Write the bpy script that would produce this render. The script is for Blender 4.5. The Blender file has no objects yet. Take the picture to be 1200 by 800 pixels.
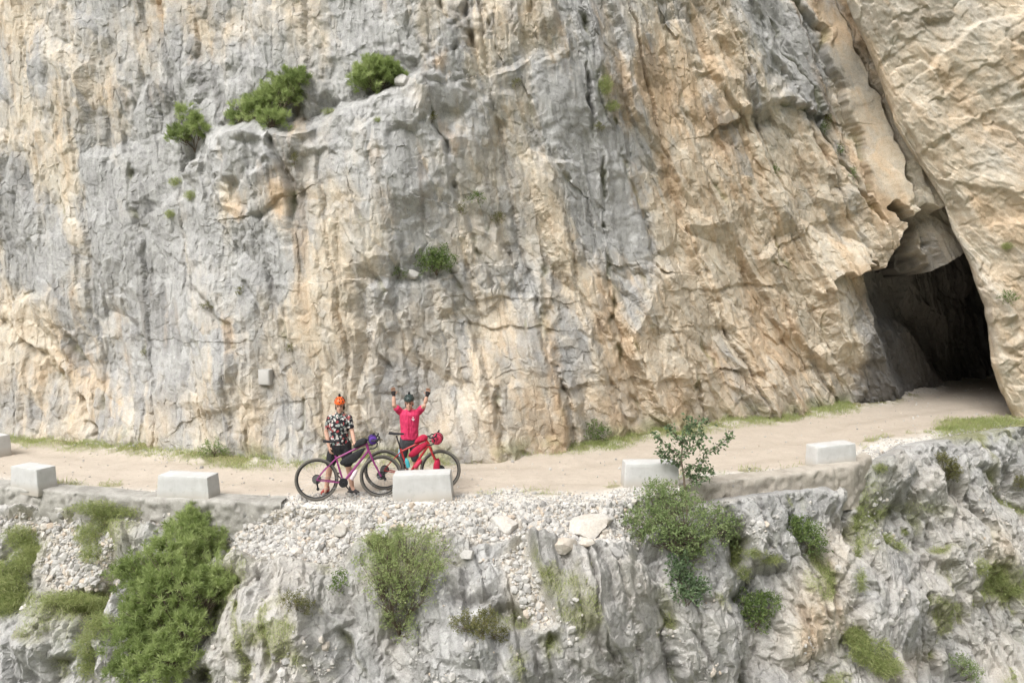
import bpy, bmesh, math, random
import numpy as np
from mathutils import Vector, Matrix
R = math.radians
random.seed(7)
RNG = np.random.RandomState(11)
S = bpy.context.scene
COL = S.collection
# ---------------------------------------------------------------- camera
F = 933.0; CAMZ = 3.8; PITCH = R(5.0)
cam = bpy.data.cameras.new('camera'); camo = bpy.data.objects.new('camera', cam); COL.objects.link(camo)
camo.location = (0, 0, CAMZ); camo.rotation_euler = (R(90)-PITCH, 0, 0)
cam.sensor_width = 36; cam.lens = F/1200*36; cam.clip_end = 3000; cam.clip_start = .05
S.camera = camo
cp, sp = math.cos(PITCH), math.sin(PITCH)
def ray(u, v):
    cx, cy = (u-600)/F, (v-400)/F
    return np.array([cx, cp-cy*sp, -(sp+cy*cp)])
def at(u, v, s):
    d = ray(u, v)*s; return Vector((d[0], d[1], CAMZ+d[2]))
def gp(u, v, z=0.0):                      # point of the level z seen at a place of the picture
    d = ray(u, v); return d*((z-CAMZ)/d[2])+np.array([0, 0, CAMZ])
def proj(x, y, z):
    dz = z-CAMZ; d = y*cp-dz*sp; up = y*sp+dz*cp
    return 600+F*x/d, 400-F*up/d
# ---------------------------------------------------------------- world, light
w = bpy.data.worlds.new('World'); S.world = w; w.use_nodes = True
nt = w.node_tree; nt.nodes.clear()
SUN_EL, SUN_AZ = R(50), R(215)            # azimuth from +Y, clockwise: behind and left of the camera
sky = nt.nodes.new('ShaderNodeTexSky'); sky.sky_type = 'NISHITA'; sky.sun_disc = False
sky.sun_elevation = SUN_EL; sky.sun_rotation = SUN_AZ; sky.air_density = 1.0; sky.dust_density = 6.0; sky.ozone_density = 1.0
hs = nt.nodes.new('ShaderNodeHueSaturation'); hs.inputs['Saturation'].default_value = .12
bg = nt.nodes.new('ShaderNodeBackground'); bg.inputs[1].default_value = .15
wo = nt.nodes.new('ShaderNodeOutputWorld')
nt.links.new(sky.outputs[0], hs.inputs['Color']); nt.links.new(hs.outputs[0], bg.inputs[0]); nt.links.new(bg.outputs[0], wo.inputs[0])
sl = bpy.data.lights.new('sun', 'SUN'); sl.energy = .75; sl.angle = R(24); sl.color = (1, .965, .92)
so = bpy.data.objects.new('sun', sl); COL.objects.link(so)
sd = Vector((math.sin(SUN_AZ)*math.cos(SUN_EL), math.cos(SUN_AZ)*math.cos(SUN_EL), math.sin(SUN_EL)))
so.rotation_euler = sd.to_track_quat('Z', 'Y').to_euler(); so.location = sd*40
S.view_settings.view_transform = 'Standard'; S.view_settings.look = 'None'; S.view_settings.gamma = 1
S.view_settings.exposure = .80
S.cycles.max_bounces = 6; S.cycles.diffuse_bounces = 3; S.cycles.use_denoising = True; S.cycles.denoiser = 'OPENIMAGEDENOISE'; S.cycles.denoising_input_passes = 'RGB_ALBEDO_NORMAL'
# ---------------------------------------------------------------- tags
def tag(o, label=None, cat=None, group=None, kind=None):
    if label: o['label'] = label
    if cat: o['category'] = cat
    if group: o['group'] = group
    if kind: o['kind'] = kind
    return o
def empty(name, loc=(0, 0, 0), rz=0):
    o = bpy.data.objects.new(name, None); COL.objects.link(o); o.location = loc; o.rotation_euler = (0, 0, rz)
    o.empty_display_size = .1
    return o
def link(name, me, mat, parent=None):
    o = bpy.data.objects.new(name, me); COL.objects.link(o)
    if mat is not None and len(me.materials) == 0: me.materials.append(mat)
    if parent is not None: o.parent = parent
    return o
# ---------------------------------------------------------------- noise (numpy)
def smooth(a, b, x):
    t = np.clip((x-a)/(b-a), 0, 1); return t*t*(3-2*t)
def vnoise(p, q, seed):
    rs = np.random.RandomState(seed); T = rs.rand(256, 256).astype(np.float32)
    i = np.floor(p).astype(np.int32); j = np.floor(q).astype(np.int32)
    f = (p-i).astype(np.float32); g = (q-j).astype(np.float32)
    f = f*f*f*(f*(f*6-15)+10); g = g*g*g*(g*(g*6-15)+10)
    i &= 255; j &= 255; i1 = (i+1) & 255; j1 = (j+1) & 255
    a = T[i, j]; b = T[i1, j]; c = T[i, j1]; d = T[i1, j1]
    return (a+(b-a)*f)*(1-g)+(c+(d-c)*f)*g
def fbm(p, q, seed, octs=4, gain=.5):
    s = 0; a = 1; n = 0
    for k in range(octs):
        c, d = math.cos(k*.7), math.sin(k*.7)
        s = s+a*(vnoise((c*p-d*q)*2**k+17.3*k, (d*p+c*q)*2**k+9.1*k, seed+k)*2-1); n += a; a *= gain
    return s/n                            # about -1..1 (mostly within +-.6)
def facets(p, q, seed, slope, offs, jit=.95, keep=1.0):
    """cellular facets: every cell is a tilted plane of its own; returns height and distance to the crack between cells"""
    rs = np.random.RandomState(seed); T = rs.rand(128, 128, 6).astype(np.float32)
    i = np.floor(p).astype(np.int32); j = np.floor(q).astype(np.int32)
    best = np.full(p.shape, 9e9, np.float32); sec = best.copy(); h = np.zeros(p.shape, np.float32); val = h.copy()
    for di in (-1, 0, 1):
        for dj in (-1, 0, 1):
            r = T[(i+di) & 127, (j+dj) & 127]
            dx = p-(i+di+.5+jit*(r[..., 0]-.5)); dy = q-(j+dj+.5+jit*(r[..., 1]-.5))
            d = dx*dx+dy*dy
            amp = np.where(r[..., 5] < keep, 1, .15)
            hh = amp*(offs*(r[..., 2]*2-1)+slope*((r[..., 3]*2-1)*dx+(r[..., 4]*2-1)*dy))
            m = d < best
            sec = np.where(m, best, np.minimum(sec, d)); h = np.where(m, hh, h); val = np.where(m, r[..., 4]*2-1, val); best = np.where(m, d, best)
    return h, np.sqrt(sec)-np.sqrt(best), val
def cells1(p, jit, hash_=None, seed=0):
    rs = np.random.RandomState(seed); T = rs.rand(4096).astype(np.float32); k = np.floor(p).astype(np.int32)
    best = np.full(p.shape, 9e9, np.float32); sec = best.copy(); idx = k.copy(); off = np.zeros(p.shape, np.float32); hh = 0 if hash_ is None else hash_*757
    for d in (-1, 0, 1):
        c = k+d+.5+jit*(T[(k+d+hh) & 4095]-.5); ds = np.abs(p-c); m = ds < best
        sec = np.where(m, best, np.minimum(sec, ds)); idx = np.where(m, k+d, idx); off = np.where(m, p-c, off); best = np.where(m, ds, best)
    return idx, off, (sec-best)*.5
def bricks(p, q, seed, slope, offs, jit=.9, keep=1.):
    """beds cut by cross joints: columns along q, each cut into blocks of its own; height, distance to bed line, distance to joint, value"""
    i, a, ea = cells1(p, jit, None, seed); rs = np.random.RandomState(seed+1); T = rs.rand(8192, 6).astype(np.float32)
    q2 = q+T[i & 8191, 0]*7; j, b, eb = cells1(q2, jit, i, seed+2); r = T[(i*131+j*977) & 8191]; rc = T[(i*37+11) & 8191]
    amp = np.where(r[..., 5] < keep, 1, .15)
    h = offs*(rc[..., 1]*2-1)*.6+amp*(offs*(r[..., 2]*2-1)*.7+slope*((r[..., 3]*2-1)*a+(r[..., 4]*2-1)*b))
    return h, ea, eb, r[..., 1]*2-1
def slabs(p, q, sx, sz, seed, slope, offs, steep=2.0, wmin=.42, wmax=.85, rot=.35):
    """overlapping flat-topped angular blocks with steep bevelled sides; the highest one shows. p, q in metres"""
    rs = np.random.RandomState(seed); T = rs.rand(64, 64, 10).astype(np.float32)
    P_ = (p/sx).astype(np.float32); Q_ = (q/sz).astype(np.float32); i = np.floor(P_).astype(np.int32); j = np.floor(Q_).astype(np.int32)
    best = np.full(P_.shape, -9., np.float32); val = np.zeros(P_.shape, np.float32); sec = best.copy()
    for di in (-1, 0, 1):
        for dj in (-1, 0, 1):
            r = T[(i+di) & 63, (j+dj) & 63]; dx = P_-(i+di+.15+.7*r[..., 0]); dy = Q_-(j+dj+.15+.7*r[..., 1])
            an = (r[..., 2]-.5)*2*rot; dx, dy = dx-an*dy, dy+an*dx
            wx = wmin+(wmax-wmin)*r[..., 3]; wy = wmin+(wmax-wmin)*r[..., 4]
            d = np.maximum(np.maximum(np.abs(dx)-wx, np.abs(dy)-wy), np.abs(dx*(r[..., 5]*1.6-.8)+dy*.8)-wy*.85)
            hh = offs*(r[..., 6]*2-1)+slope*sx*((r[..., 7]*2-1)*dx*1.2+(r[..., 8]*2-1)*dy)-steep*min(sx, sz)*np.maximum(d, 0)
            m = hh > best; sec = np.where(m, best, np.maximum(sec, hh)); val = np.where(m, r[..., 9]*2-1, val); best = np.where(m, hh, best)
    return np.maximum(best, -1.6*offs), best-sec, val
def blur(h, n=1):
    for _ in range(n):
        p = np.pad(h, ((0, 0), (1, 1)), 'edge'); h = (p[:, :-2]+2*p[:, 1:-1]+p[:, 2:])*.25
        p = np.pad(h, ((1, 1), (0, 0)), 'edge'); h = (p[:-2]+2*p[1:-1]+p[2:])*.25
    return h
def polyline(U, V, pts):
    """distance and side (+1 right of the way of travel on the picture) to a polyline, plus fade beyond its ends"""
    D = np.full(U.shape, 9e9, np.float32); Sg = np.ones(U.shape, np.float32)
    for (a, b), (c, d) in zip(pts[:-1], pts[1:]):
        du, dv = c-a, d-b; L2 = du*du+dv*dv
        t = np.clip(((U-a)*du+(V-b)*dv)/L2, 0, 1)
        ru, rv = U-(a+t*du), V-(b+t*dv); dd = ru*ru+rv*rv
        m = dd < D
        Sg = np.where(m, np.sign(-(du*(V-b)-dv*(U-a))), Sg); D = np.where(m, dd, D)
    return np.sqrt(D), Sg
def inpoly(U, V, pts):
    c = np.zeros(U.shape, bool); n = len(pts)
    for k in range(n):
        (x0, y0), (x1, y1) = pts[k], pts[(k+1) % n]
        if y0 == y1: continue
        m = ((y0 > V) != (y1 > V)) & (U < (x1-x0)*(V-y0)/(y1-y0)+x0); c ^= m
    return c
def gridmap(U, V, G, u1=1200., v0=0., v1=500.):
    G = np.array(G, np.float32); nr, nc = G.shape
    a = np.clip(U/u1*(nc-1), 0, nc-1.001); b = np.clip((V-v0)/(v1-v0)*(nr-1), 0, nr-1.001)
    i = a.astype(np.int32); j = b.astype(np.int32); f = a-i; g = b-j
    f = f*f*(3-2*f); g = g*g*(3-2*g)
    return (G[j, i]*(1-f)+G[j, i+1]*f)*(1-g)+(G[j+1, i]*(1-f)+G[j+1, i+1]*f)*g
def sheet(name, P, mat, attrs=None, flip=False, smooth_shade=True):
    """one mesh from a grid of points (rows, cols, 3)"""
    nr, nc, _ = P.shape
    me = bpy.data.meshes.new(name)
    idx = np.arange(nr*nc, dtype=np.int32).reshape(nr, nc)
    q = np.stack([idx[:-1, :-1], idx[:-1, 1:], idx[1:, 1:], idx[1:, :-1]], -1).reshape(-1, 4)
    if flip: q = q[:, ::-1]
    nf = len(q)
    me.vertices.add(nr*nc); me.vertices.foreach_set('co', P.astype(np.float32).ravel())
    me.loops.add(nf*4); me.loops.foreach_set('vertex_index', np.ascontiguousarray(q).ravel())
    me.polygons.add(nf); me.polygons.foreach_set('loop_start', np.arange(0, nf*4, 4, dtype=np.int32))
    me.update(calc_edges=True)
    me.polygons.foreach_set('use_smooth', np.full(nf, smooth_shade))
    for k, a in (attrs or {}).items():
        at_ = me.attributes.new(k, 'FLOAT', 'POINT'); at_.data.foreach_set('value', np.ascontiguousarray(a, np.float32).ravel())
    return link(name, me, mat)
def soup(name, V, Fc, mat, parent=None, attrs=None, smooth_shade=False):
    """one mesh from vertex and face arrays (faces all of one size)"""
    V = np.asarray(V, np.float32).reshape(-1, 3); Fc = np.asarray(Fc, np.int32); n, k = Fc.shape
    me = bpy.data.meshes.new(name)
    me.vertices.add(len(V)); me.vertices.foreach_set('co', V.ravel())
    me.loops.add(n*k); me.loops.foreach_set('vertex_index', np.ascontiguousarray(Fc).ravel())
    me.polygons.add(n); me.polygons.foreach_set('loop_start', np.arange(0, n*k, k, dtype=np.int32))
    me.update(calc_edges=True); me.polygons.foreach_set('use_smooth', np.full(n, smooth_shade))
    for kk, a in (attrs or {}).items():
        at_ = me.attributes.new(kk, 'FLOAT', 'POINT'); at_.data.foreach_set('value', np.ascontiguousarray(a, np.float32).ravel())
    return link(name, me, mat, parent)
# ---------------------------------------------------------------- materials
class NT:
    def __init__(s, name):
        s.m = bpy.data.materials.new(name); s.m.use_nodes = True; s.t = s.m.node_tree
        s.b = s.t.nodes['Principled BSDF']; s.b.inputs['Roughness'].default_value = .9
        s.b.inputs['Specular IOR Level'].default_value = .25
    def n(s, typ, ins=None, **kw):
        nd = s.t.nodes.new('ShaderNode'+typ)
        for k, v in kw.items(): setattr(nd, k, v)
        for k, v in (ins or {}).items(): s.set(nd.inputs[k], v)
        return nd
    def set(s, sock, v):
        if isinstance(v, bpy.types.NodeSocket): s.t.links.new(v, sock)
        else:
            if isinstance(v, tuple) and len(v) == 3 and sock.type == 'RGBA': v = v+(1,)
            sock.default_value = v
    def pos(s): return s.n('TexCoord').outputs['Object']
    def noise(s, scale, detail=4, rough=.55, vec=None, dist=0):
        return s.n('TexNoise', {'Scale': scale, 'Detail': detail, 'Roughness': rough, 'Distortion': dist, **({'Vector': vec} if vec else {'Vector': s.pos()})}).outputs['Fac']
    def attr(s, a): return s.n('Attribute', attribute_name=a).outputs['Fac']
    def mix(s, f, a, b, mode='MIX'):
        nd = s.n('Mix', data_type='RGBA', blend_type=mode)
        s.set(nd.inputs[0], f); s.set(nd.inputs[6], a); s.set(nd.inputs[7], b); return nd.outputs[2]
    def ramp(s, f, stops):
        nd = s.n('ValToRGB'); s.set(nd.inputs[0], f); e = nd.color_ramp.elements
        while len(e) < len(stops): e.new(.5)
        for el, (p, c) in zip(e, stops): el.position = p; el.color = (c+(1,)) if isinstance(c, tuple) else (c, c, c, 1)
        return nd.outputs[0]
    def math(s, op, a, b=0.0):
        nd = s.n('Math', operation=op); s.set(nd.inputs[0], a); s.set(nd.inputs[1], b); return nd.outputs[0]
    def bump(s, h, strength=.5, dist=.02, normal=None):
        nd = s.n('Bump', {'Height': h, 'Strength': strength, 'Distance': dist})
        if normal: s.set(nd.inputs['Normal'], normal)
        return nd.outputs[0]
    def col(s, c): s.set(s.b.inputs['Base Color'], c)
    def nor(s, n): s.set(s.b.inputs['Normal'], n)
def plain(name, c, rough=.6, metal=0, var=.12, scale=40, spec=.3):
    k = NT(name); f = k.noise(scale, 3)
    k.col(k.mix(f, tuple(x*(1-var) for x in c), tuple(min(1, x*(1+var)) for x in c)))
    k.b.inputs['Roughness'].default_value = rough; k.b.inputs['Metallic'].default_value = metal
    k.b.inputs['Specular IOR Level'].default_value = spec
    return k.m
def rock_material():
    k = NT('limestone'); p = k.pos()
    mp = k.n('Mapping', {'Vector': p, 'Scale': (1, .7, .22)}).outputs[0]
    big = k.noise(1.3, 5, .6, p); mid = k.noise(7, 6, .65, p, .4); fine = k.noise(42, 5, .7, p); streak = k.noise(5.5, 5, .6, mp, .3)
    grey = k.ramp(k.math('ADD', k.math('MULTIPLY', mid, .5), k.math('MULTIPLY', streak, .5)), [(.3, (.275, .272, .265)), (.45, (.37, .365, .355)), (.58, (.435, .43, .415)), (.75, (.54, .535, .515))])
    cream = k.ramp(k.math('ADD', k.math('MULTIPLY', mid, .5), k.math('MULTIPLY', big, .5)), [(.3, (.43, .345, .25)), (.45, (.535, .455, .35)), (.58, (.585, .525, .43)), (.75, (.62, .585, .52))])
    orange = k.ramp(streak, [(.25, (.38, .27, .17)), (.5, (.52, .385, .255)), (.75, (.60, .49, .36))])
    c = k.mix(k.attr('warm'), grey, cream); c = k.mix(k.attr('rust'), c, orange)
    pl_ = k.math('ADD', k.math('MULTIPLY', k.attr('pale'), .32), k.math('MULTIPLY', k.noise(16, 5, .7, p), .5))
    c = k.mix(1.0, c, k.ramp(pl_, [(.15, .72), (.42, 1.0), (.65, 1.12)]), 'MULTIPLY')
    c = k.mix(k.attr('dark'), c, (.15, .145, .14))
    c = k.mix(k.attr('dirt'), c, k.ramp(fine, [(.3, (.42, .37, .30)), (.7, (.66, .62, .55))]))
    c = k.mix(k.attr('moss'), c, k.ramp(fine, [(.3, (.13, .14, .055)), (.7, (.27, .27, .12))]))
    c = k.mix(1.0, c, k.ramp(fine, [(.3, .66), (.48, 1.0), (.75, 1.08)]), 'MULTIPLY')
    k.col(c)
    cr = k.n('TexVoronoi', {'Scale': 9.0, 'Vector': k.n('Mapping', {'Vector': k.mix(.12, p, k.n('TexNoise', {'Scale': 3.0, 'Detail': 4, 'Vector': p}).outputs['Color'], 'ADD'), 'Scale': (1, 1, .6)}).outputs[0]}, feature='DISTANCE_TO_EDGE').outputs[0]
    b1 = k.bump(k.ramp(cr, [(0, 0.), (.04, 1.)]), .12, .02)
    b2 = k.bump(k.math('ADD', k.math('MULTIPLY', mid, .6), k.math('MULTIPLY', fine, .7)), .62, .028, b1)
    k.nor(b2); k.b.inputs['Roughness'].default_value = .95; k.b.inputs['Specular IOR Level'].default_value = .15
    return k.m
ROCK = rock_material()
# ================================================================ the cliff
def CN(u, v): return smooth(-.35, .45, fbm(u/28., v/28., 77, 3))
def crack_field(U, V, feats):
    h = np.zeros(U.shape, np.float32)
    for pts, wd, dep, step, L in feats:
        us = [p[0] for p in pts]; vs = [p[1] for p in pts]; mg = max(L*3, wd*4)+5
        m = (U > min(us)-mg) & (U < max(us)+mg) & (V > min(vs)-mg) & (V < max(vs)+mg)
        if not m.any(): continue
        d, s = polyline(U[m], V[m], pts)
        nm = CN(U[m], V[m]); nm = np.maximum(nm, .85*(min(us) > 860)*(max(vs) < 270)*(min(vs) < 0)); h[m] += -dep*nm*np.exp(-(d/(wd*(.45+.55*nm)))**2)+step*(.4+.6*nm)*.5*s*np.minimum(1, d/(abs(step)*11+1.5))*np.exp(-d/L)
    return h
yb_px = [(-160, 500), (-60, 505), (0, 512), (170, 525), (300, 540), (420, 541), (540, 535), (700, 520), (850, 497), (960, 483), (1000, 478), (1150, 440)]
YB = np.array([gp(*p)[:2] for p in yb_px]); YB = np.vstack([[-20, YB[0, 1]+1.5], YB, [YB[-1, 0]+8, YB[-1, 1]+5.5], [34, 22]])
def ybase(x): return np.interp(x, YB[:, 0], YB[:, 1])
def yplate(x):                                            # where the rock stands above the tunnel
    yb = ybase(x); t = smooth(7.0, 10.6, x)
    return yb*(1-t)+np.minimum(yb, 20.8+.05*(x-9))*t
xs = np.concatenate([np.arange(-18, -12.6, .06), np.arange(-12.6, 9, .0175), np.arange(9, 19, .02), np.arange(19, 30, .12)])
zs = np.concatenate([np.arange(-.5, 11.8, .019), np.arange(11.8, 15, .08)])
X, Z = np.meshgrid(xs, zs); X = X.astype(np.float32); Z = Z.astype(np.float32)
Y0 = yplate(X).astype(np.float32); 
lean = .10*Z*(1-smooth(2, 9, X))-.02*Z*smooth(4, 9, X)    # leans back at the left, overhangs a little at the right
Y0 += lean
U, V = proj(X, Y0, Z); U = U.astype(np.float32); V = V.astype(np.float32)
wu = fbm(X*1.6, Z*1.6, 5, 4); wv = fbm(X*1.6+40, Z*1.6, 25, 4)
Uw, Vw = U+wu*9, V+wv*9
kx = .12+.42*smooth(-4, 9, X)                             # dip of the beds
XP = X+kx*(Z-4); 
blocky = smooth(430, 760, U)*.55+.45*smooth(250, 480, U)*smooth(230, 380, V); blocky = np.clip(blocky, 0.18, 1)
H = .55*fbm(X*.28, Z*.22, 61, 3)
N = np.zeros_like(X)
W1 = fbm(X*.9, Z*.9, 71, 4)*.35; W2 = fbm(X*.9+9, Z*.9, 81, 4)*.35
j1 = fbm(X*3.4, Z*3.4, 72, 5, .65)*.10; j2 = fbm(X*3.4+9, Z*3.4, 82, 5, .65)*.10
bl = .35+.65*blocky
h, e0, v0 = slabs(XP+W1*.5+j1*.7, Z+W2+j2*.7+.25*X, 1.5, 3.0, 101, .30, .24, 1.7); N += h*(.45+.55*blocky)
h, e1, v1 = slabs(XP+W1*.3+j1*.6, Z+.18*X+j2*.6+W2*.3, .58, 1.5, 102, .20, .085, 1.7); N += h*bl
h, e2, v2 = slabs(XP+W1*.2+j1*.4, Z+.1*X+j2*.4, .24, .5, 105, .18, .034, 1.6); N += h*(.5+.5*blocky)
gate = smooth(.02, .3, fbm(X*1.3, Z*1.0, 131, 4)); g2_ = smooth(.05, .35, fbm(X*1.8, Z*1.4, 132, 4))
ln = np.maximum(gate*np.exp(-(e1/.018)**2), .8*g2_*np.exp(-(e2/.012)**2))*bl*.9
h, e, v3 = facets((XP+j1*.4)/.16, (Z+j2*.4)/.2, 103, .030, .008, keep=.6); N += h*(.6+.4*blocky)
v4 = v2
ic, _o, ec = cells1((XP+W1*.45+j1*.8)/1.15, .9, None, 141); ec = ec*1.15; rc_ = np.random.RandomState(142).rand(4096).astype(np.float32)[(ic+2000) & 4095]
gc = smooth(-.12, .2, fbm(XP*.5, Z*.28, 143, 3)); N += (.24*(rc_-.3)*smooth(0, .11, ec)-.09*gc*np.exp(-(ec/.035)**2))*(.35+.65*blocky)
N += .035*fbm(X*2.6, Z*1.5, 91, 5, .6)
flute = fbm((X+.1*Z)*4.5+.6*W1, Z*.9, 111, 4, .55); N += (1-blocky)*.05*flute
pale = np.clip(.5+.16*v0+.16*v1+.2*v2+.16*v3+.1*v4+.35*fbm(XP*2, Z*1.1, 133, 5, .6), 0, 1)
def pmask(pts, soft=5):
    d, s_ = polyline(Uw, Vw, pts+[pts[0]]); return smooth(-soft, soft, np.where(inpoly(Uw, Vw, pts), d, -d))
slab = np.maximum.reduce([pmask([(980,-20),(1008,40),(1063,195),(1072,236),(1035,262),(1012,205),(1018,175),(996,120),(975,60),(945,-20)])*.85, pmask([(712,150),(724,142),(754,253),(769,311),(733,308),(716,230)])*.7,
       pmask([(500,105),(602,82),(636,68),(663,68),(684,110),(690,170),(640,170),(610,110),(560,120),(530,160)])*.5, pmask([(885,0),(905,0),(950,110),(1003,216),(1025,255),(960,160),(905,60)])*.5])
N *= 1-slab; ln *= 1-slab*.8; H += N
feats = [
 ([(682,-10),(687,44),(694,111),(700,148),(705,175),(710,220),(709,263)], 4, .30, .12, 30),
 ([(724,142),(737,196),(754,253),(769,310)], 4, .18, -.28, 25),
 ([(772,313),(750,311),(733,308)], 3, .05, -.22, 22),
 ([(710,260),(714,311),(719,385),(729,425),(741,462),(753,496)], 4, .26, -.14, 30),
 ([(636,317),(640,395),(656,449),(658,479),(664,515)], 9, .20, -.22, 26),
 ([(638,352),(600,355),(562,353)], 2.5, .07, -.16, 20), ([(640,385),(600,386),(542,383)], 2.5, .06, -.12, 18),
 ([(650,434),(610,437)], 2.5, .05, -.16, 18), ([(735,446),(700,450),(670,449)], 2.5, .06, -.24, 22), ([(805,445),(770,447),(738,447)], 2.5, .06, -.24, 22),
 ([(538,365),(559,402),(582,442),(586,500)], 4, .17, -.12, 24),
 ([(511,142),(525,182),(535,203),(533,223),(542,250),(562,300),(575,338)], 5, .32, -.18, 30),
 ([(619,118),(633,159),(650,192),(670,213)], 3, .12, .16, 24),
 ([(515,0),(525,27),(535,61),(545,84)], 5, .32, -.25, 25), ([(552,-10),(548,20),(556,60)], 5, .22, .1, 14), ([(569,-5),(574,30),(582,64)], 4, .2, .1, 14), ([(592,-5),(600,25),(609,51)], 4, .2, .1, 14), ([(625,-5),(630,60)], 4, .12, .1, 14),
 ([(490,90),(455,108),(425,122),(400,124),(375,140),(345,150),(300,148),(265,156),(240,182)], 3, 0, .8, 70),
 ([(324,169),(337,199),(350,235),(352,270)], 5, .3, -.15, 25), ([(245,180),(250,215),(262,250)], 4, .12, .3, 25),
 ([(340,236),(318,246),(300,250)], 3, .05, -.12, 25),
 ([(686,110),(663,64),(636,64),(602,78),(570,88)], 2, 0, .3, 50),
 ([(0,378),(44,419),(78,449),(101,489),(112,515)], 7, .3, .3, 30), ([(64,385),(98,435),(118,480)], 6, .2, .12, 20), ([(20,350),(60,345),(85,372)], 5, .1, -.2, 25),
 ([(162,392),(175,422),(180,460)], 4, .12, .1, 20), ([(236,341),(270,378),(280,405)], 6, .14, .14, 24), ([(280,311),(297,344),(314,388)], 5, .14, .1, 20),
 ([(287,462),(292,513)], 3.5, .14, -.08, 18), ([(361,469),(358,527)], 3.5, .16, .08, 18), ([(378,442),(380,496)], 3, .14, -.08, 18), ([(310,300),(330,360),(345,420)], 5, .12, .12, 22),
 ([(345,470),(300,474),(255,480),(232,492)], 2.5, .05, -.1, 18), ([(430,300),(455,340),(440,400),(470,450)], 4, .1, .12, 22),
 ([(525,322),(480,330),(430,330)], 3, 0, .3, 40), ([(520,300),(535,330),(548,365)], 4, .16, -.1, 20),
 ([(938,128),(905,121),(868,138)], 3, .12, -.7, 26), ([(868,138),(876,165),(890,185)], 3, .1, .1, 15),
 ([(867,-10),(901,68),(938,132),(969,199)], 3, .05, .22, 18),
 ([(885,-10),(915,51),(952,108),(962,142),(976,182),(1003,216),(1030,257)], 4.5, .4, -.5, 30),
 ([(930,-10),(959,37),(975,78),(996,128),(1014,172),(1009,196),(1016,223)], 3.5, .3, .2, 22),
 ([(970,-10),(1002,51),(1023,91),(1043,149),(1063,199),(1072,238)], 3.5, .35, -.35, 25),
 ([(857,-10),(866,40),(871,68)], 3, .15, .08, 16), ([(795,40),(834,98),(867,135)], 5, .18, .2, 22), ([(770,-5),(790,60),(800,120),(830,190),(850,240)], 4, .14, -.14, 26),
 ([(901,334),(850,336),(800,338)], 3, .06, -.16, 22), ([(864,385),(817,385)], 3, .06, -.16, 20), ([(1043,429),(969,434),(867,436)], 3, .06, -.24, 24),
 ([(854,338),(878,368),(888,402)], 4, .14, -.14, 18), ([(820,395),(840,429)], 4, .12, -.1, 18), ([(894,253),(898,297),(911,307)], 3, .12, .1, 16), ([(985,250),(950,262),(910,300)], 3, .08, -.1, 18),
 ([(930,215),(945,280),(960,330),(975,420),(985,470)], 4, .12, -.1, 22), ([(775,330),(795,390),(815,450),(830,495)], 5, .16, -.14, 22), ([(750,320),(770,400),(790,440)], 4, .12, .1, 20),
 ([(880,210),(905,260),(930,330),(950,400)], 3, .1, -.1, 18), ([(845,10),(880,90),(900,130)], 3.5, .14, .12, 20), ([(720,330),(745,400),(770,470)], 3, .12, -.1, 18), ([(600,300),(615,370),(622,430)], 3, .1, .1, 18),
 ([(420,230),(445,290),(480,360),(500,440)], 3.5, .12, -.12, 22), ([(215,280),(228,340),(240,420)], 3, .12, .1, 20), ([(140,130),(150,220),(165,300)], 3, .12, -.1, 20), ([(60,60),(68,160),(72,250)], 3, .12, .1, 20),
 ([(590,290),(575,270),(545,255)], 4, .1, .25, 25),
]
H += crack_field(Uw, Vw, [(f_[0], f_[1]*.8, f_[2]*.85, f_[3]*(1.15 if abs(f_[0][-1][1]-f_[0][0][1]) > 25 else .75), f_[4]) for f_ in feats])
def bumpf(u, v, ru, rv, a, hh):
    c, s = math.cos(R(a)), math.sin(R(a)); du, dv = Uw-u, Vw-v
    return hh*np.exp(-(((c*du+s*dv)/ru)**2+((-s*du+c*dv)/rv)**2)).astype(np.float32)
H += bumpf(295, 185, 50, 40, 15, .16)+bumpf(480, 190, 45, 75, 15, .3)+bumpf(660, 150, 40, 90, 12, .25)-bumpf(100, 440, 70, 45, 40, .45)+bumpf(470, 360, 55, 60, 10, .2)
H += .15*smooth(840, 500, V)*0
# toe of the cliff: broken, slightly stepped out
H += .10*smooth(.9, 0, Z)*(.5+fbm(X*1.7, Z*2, 141, 3))
# recess: tunnel wall behind, roof above
vc = np.interp(U, [900, 975, 990, 1010, 1085, 1100, 1116, 1135, 1150, 1300], [345, 338, 322, 314, 314, 322, 312, 304, 292, 285])+3*wv+(6*v1+4*v2)*smooth(1075, 1045, U)+7*fbm(X*2.1, Z*.3, 145, 4)
rec = smooth(vc-1.5, vc+2.5, V)
deep = np.maximum(ybase(X)-yplate(X), 0)
hole = ((U+26*wu-.45*(V-285)-1070)/14)**2+((V+16*wv-286)/40)**2; hole = smooth(1.35, .7, hole)
v1l = np.interp(U, [900, 1030, 1046, 1058, 1070, 1083, 1098, 1112, 1140, 1300], [420, 340, 296, 272, 252, 240, 246, 238, 235, 235])+3*wv+3*fbm(X*2.5, Z*.3, 146, 4)
rec1 = smooth(v1l-2, v1l+4, V)
REC = np.maximum(np.maximum(rec*deep, rec1*np.minimum(deep, 1.5)*(1-.6*smooth(-7, 7, U+14*wu-1090-.35*(V-285)))), hole*3.2*(V < vc+3))
shade_in = REC
REC = blur(REC, 1)
Yc = Y0-H*(1-.2*smooth(.1, .6, REC)*(rec < .5))+REC
under = smooth(0, -.4, Z); Yc += 0*under
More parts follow.
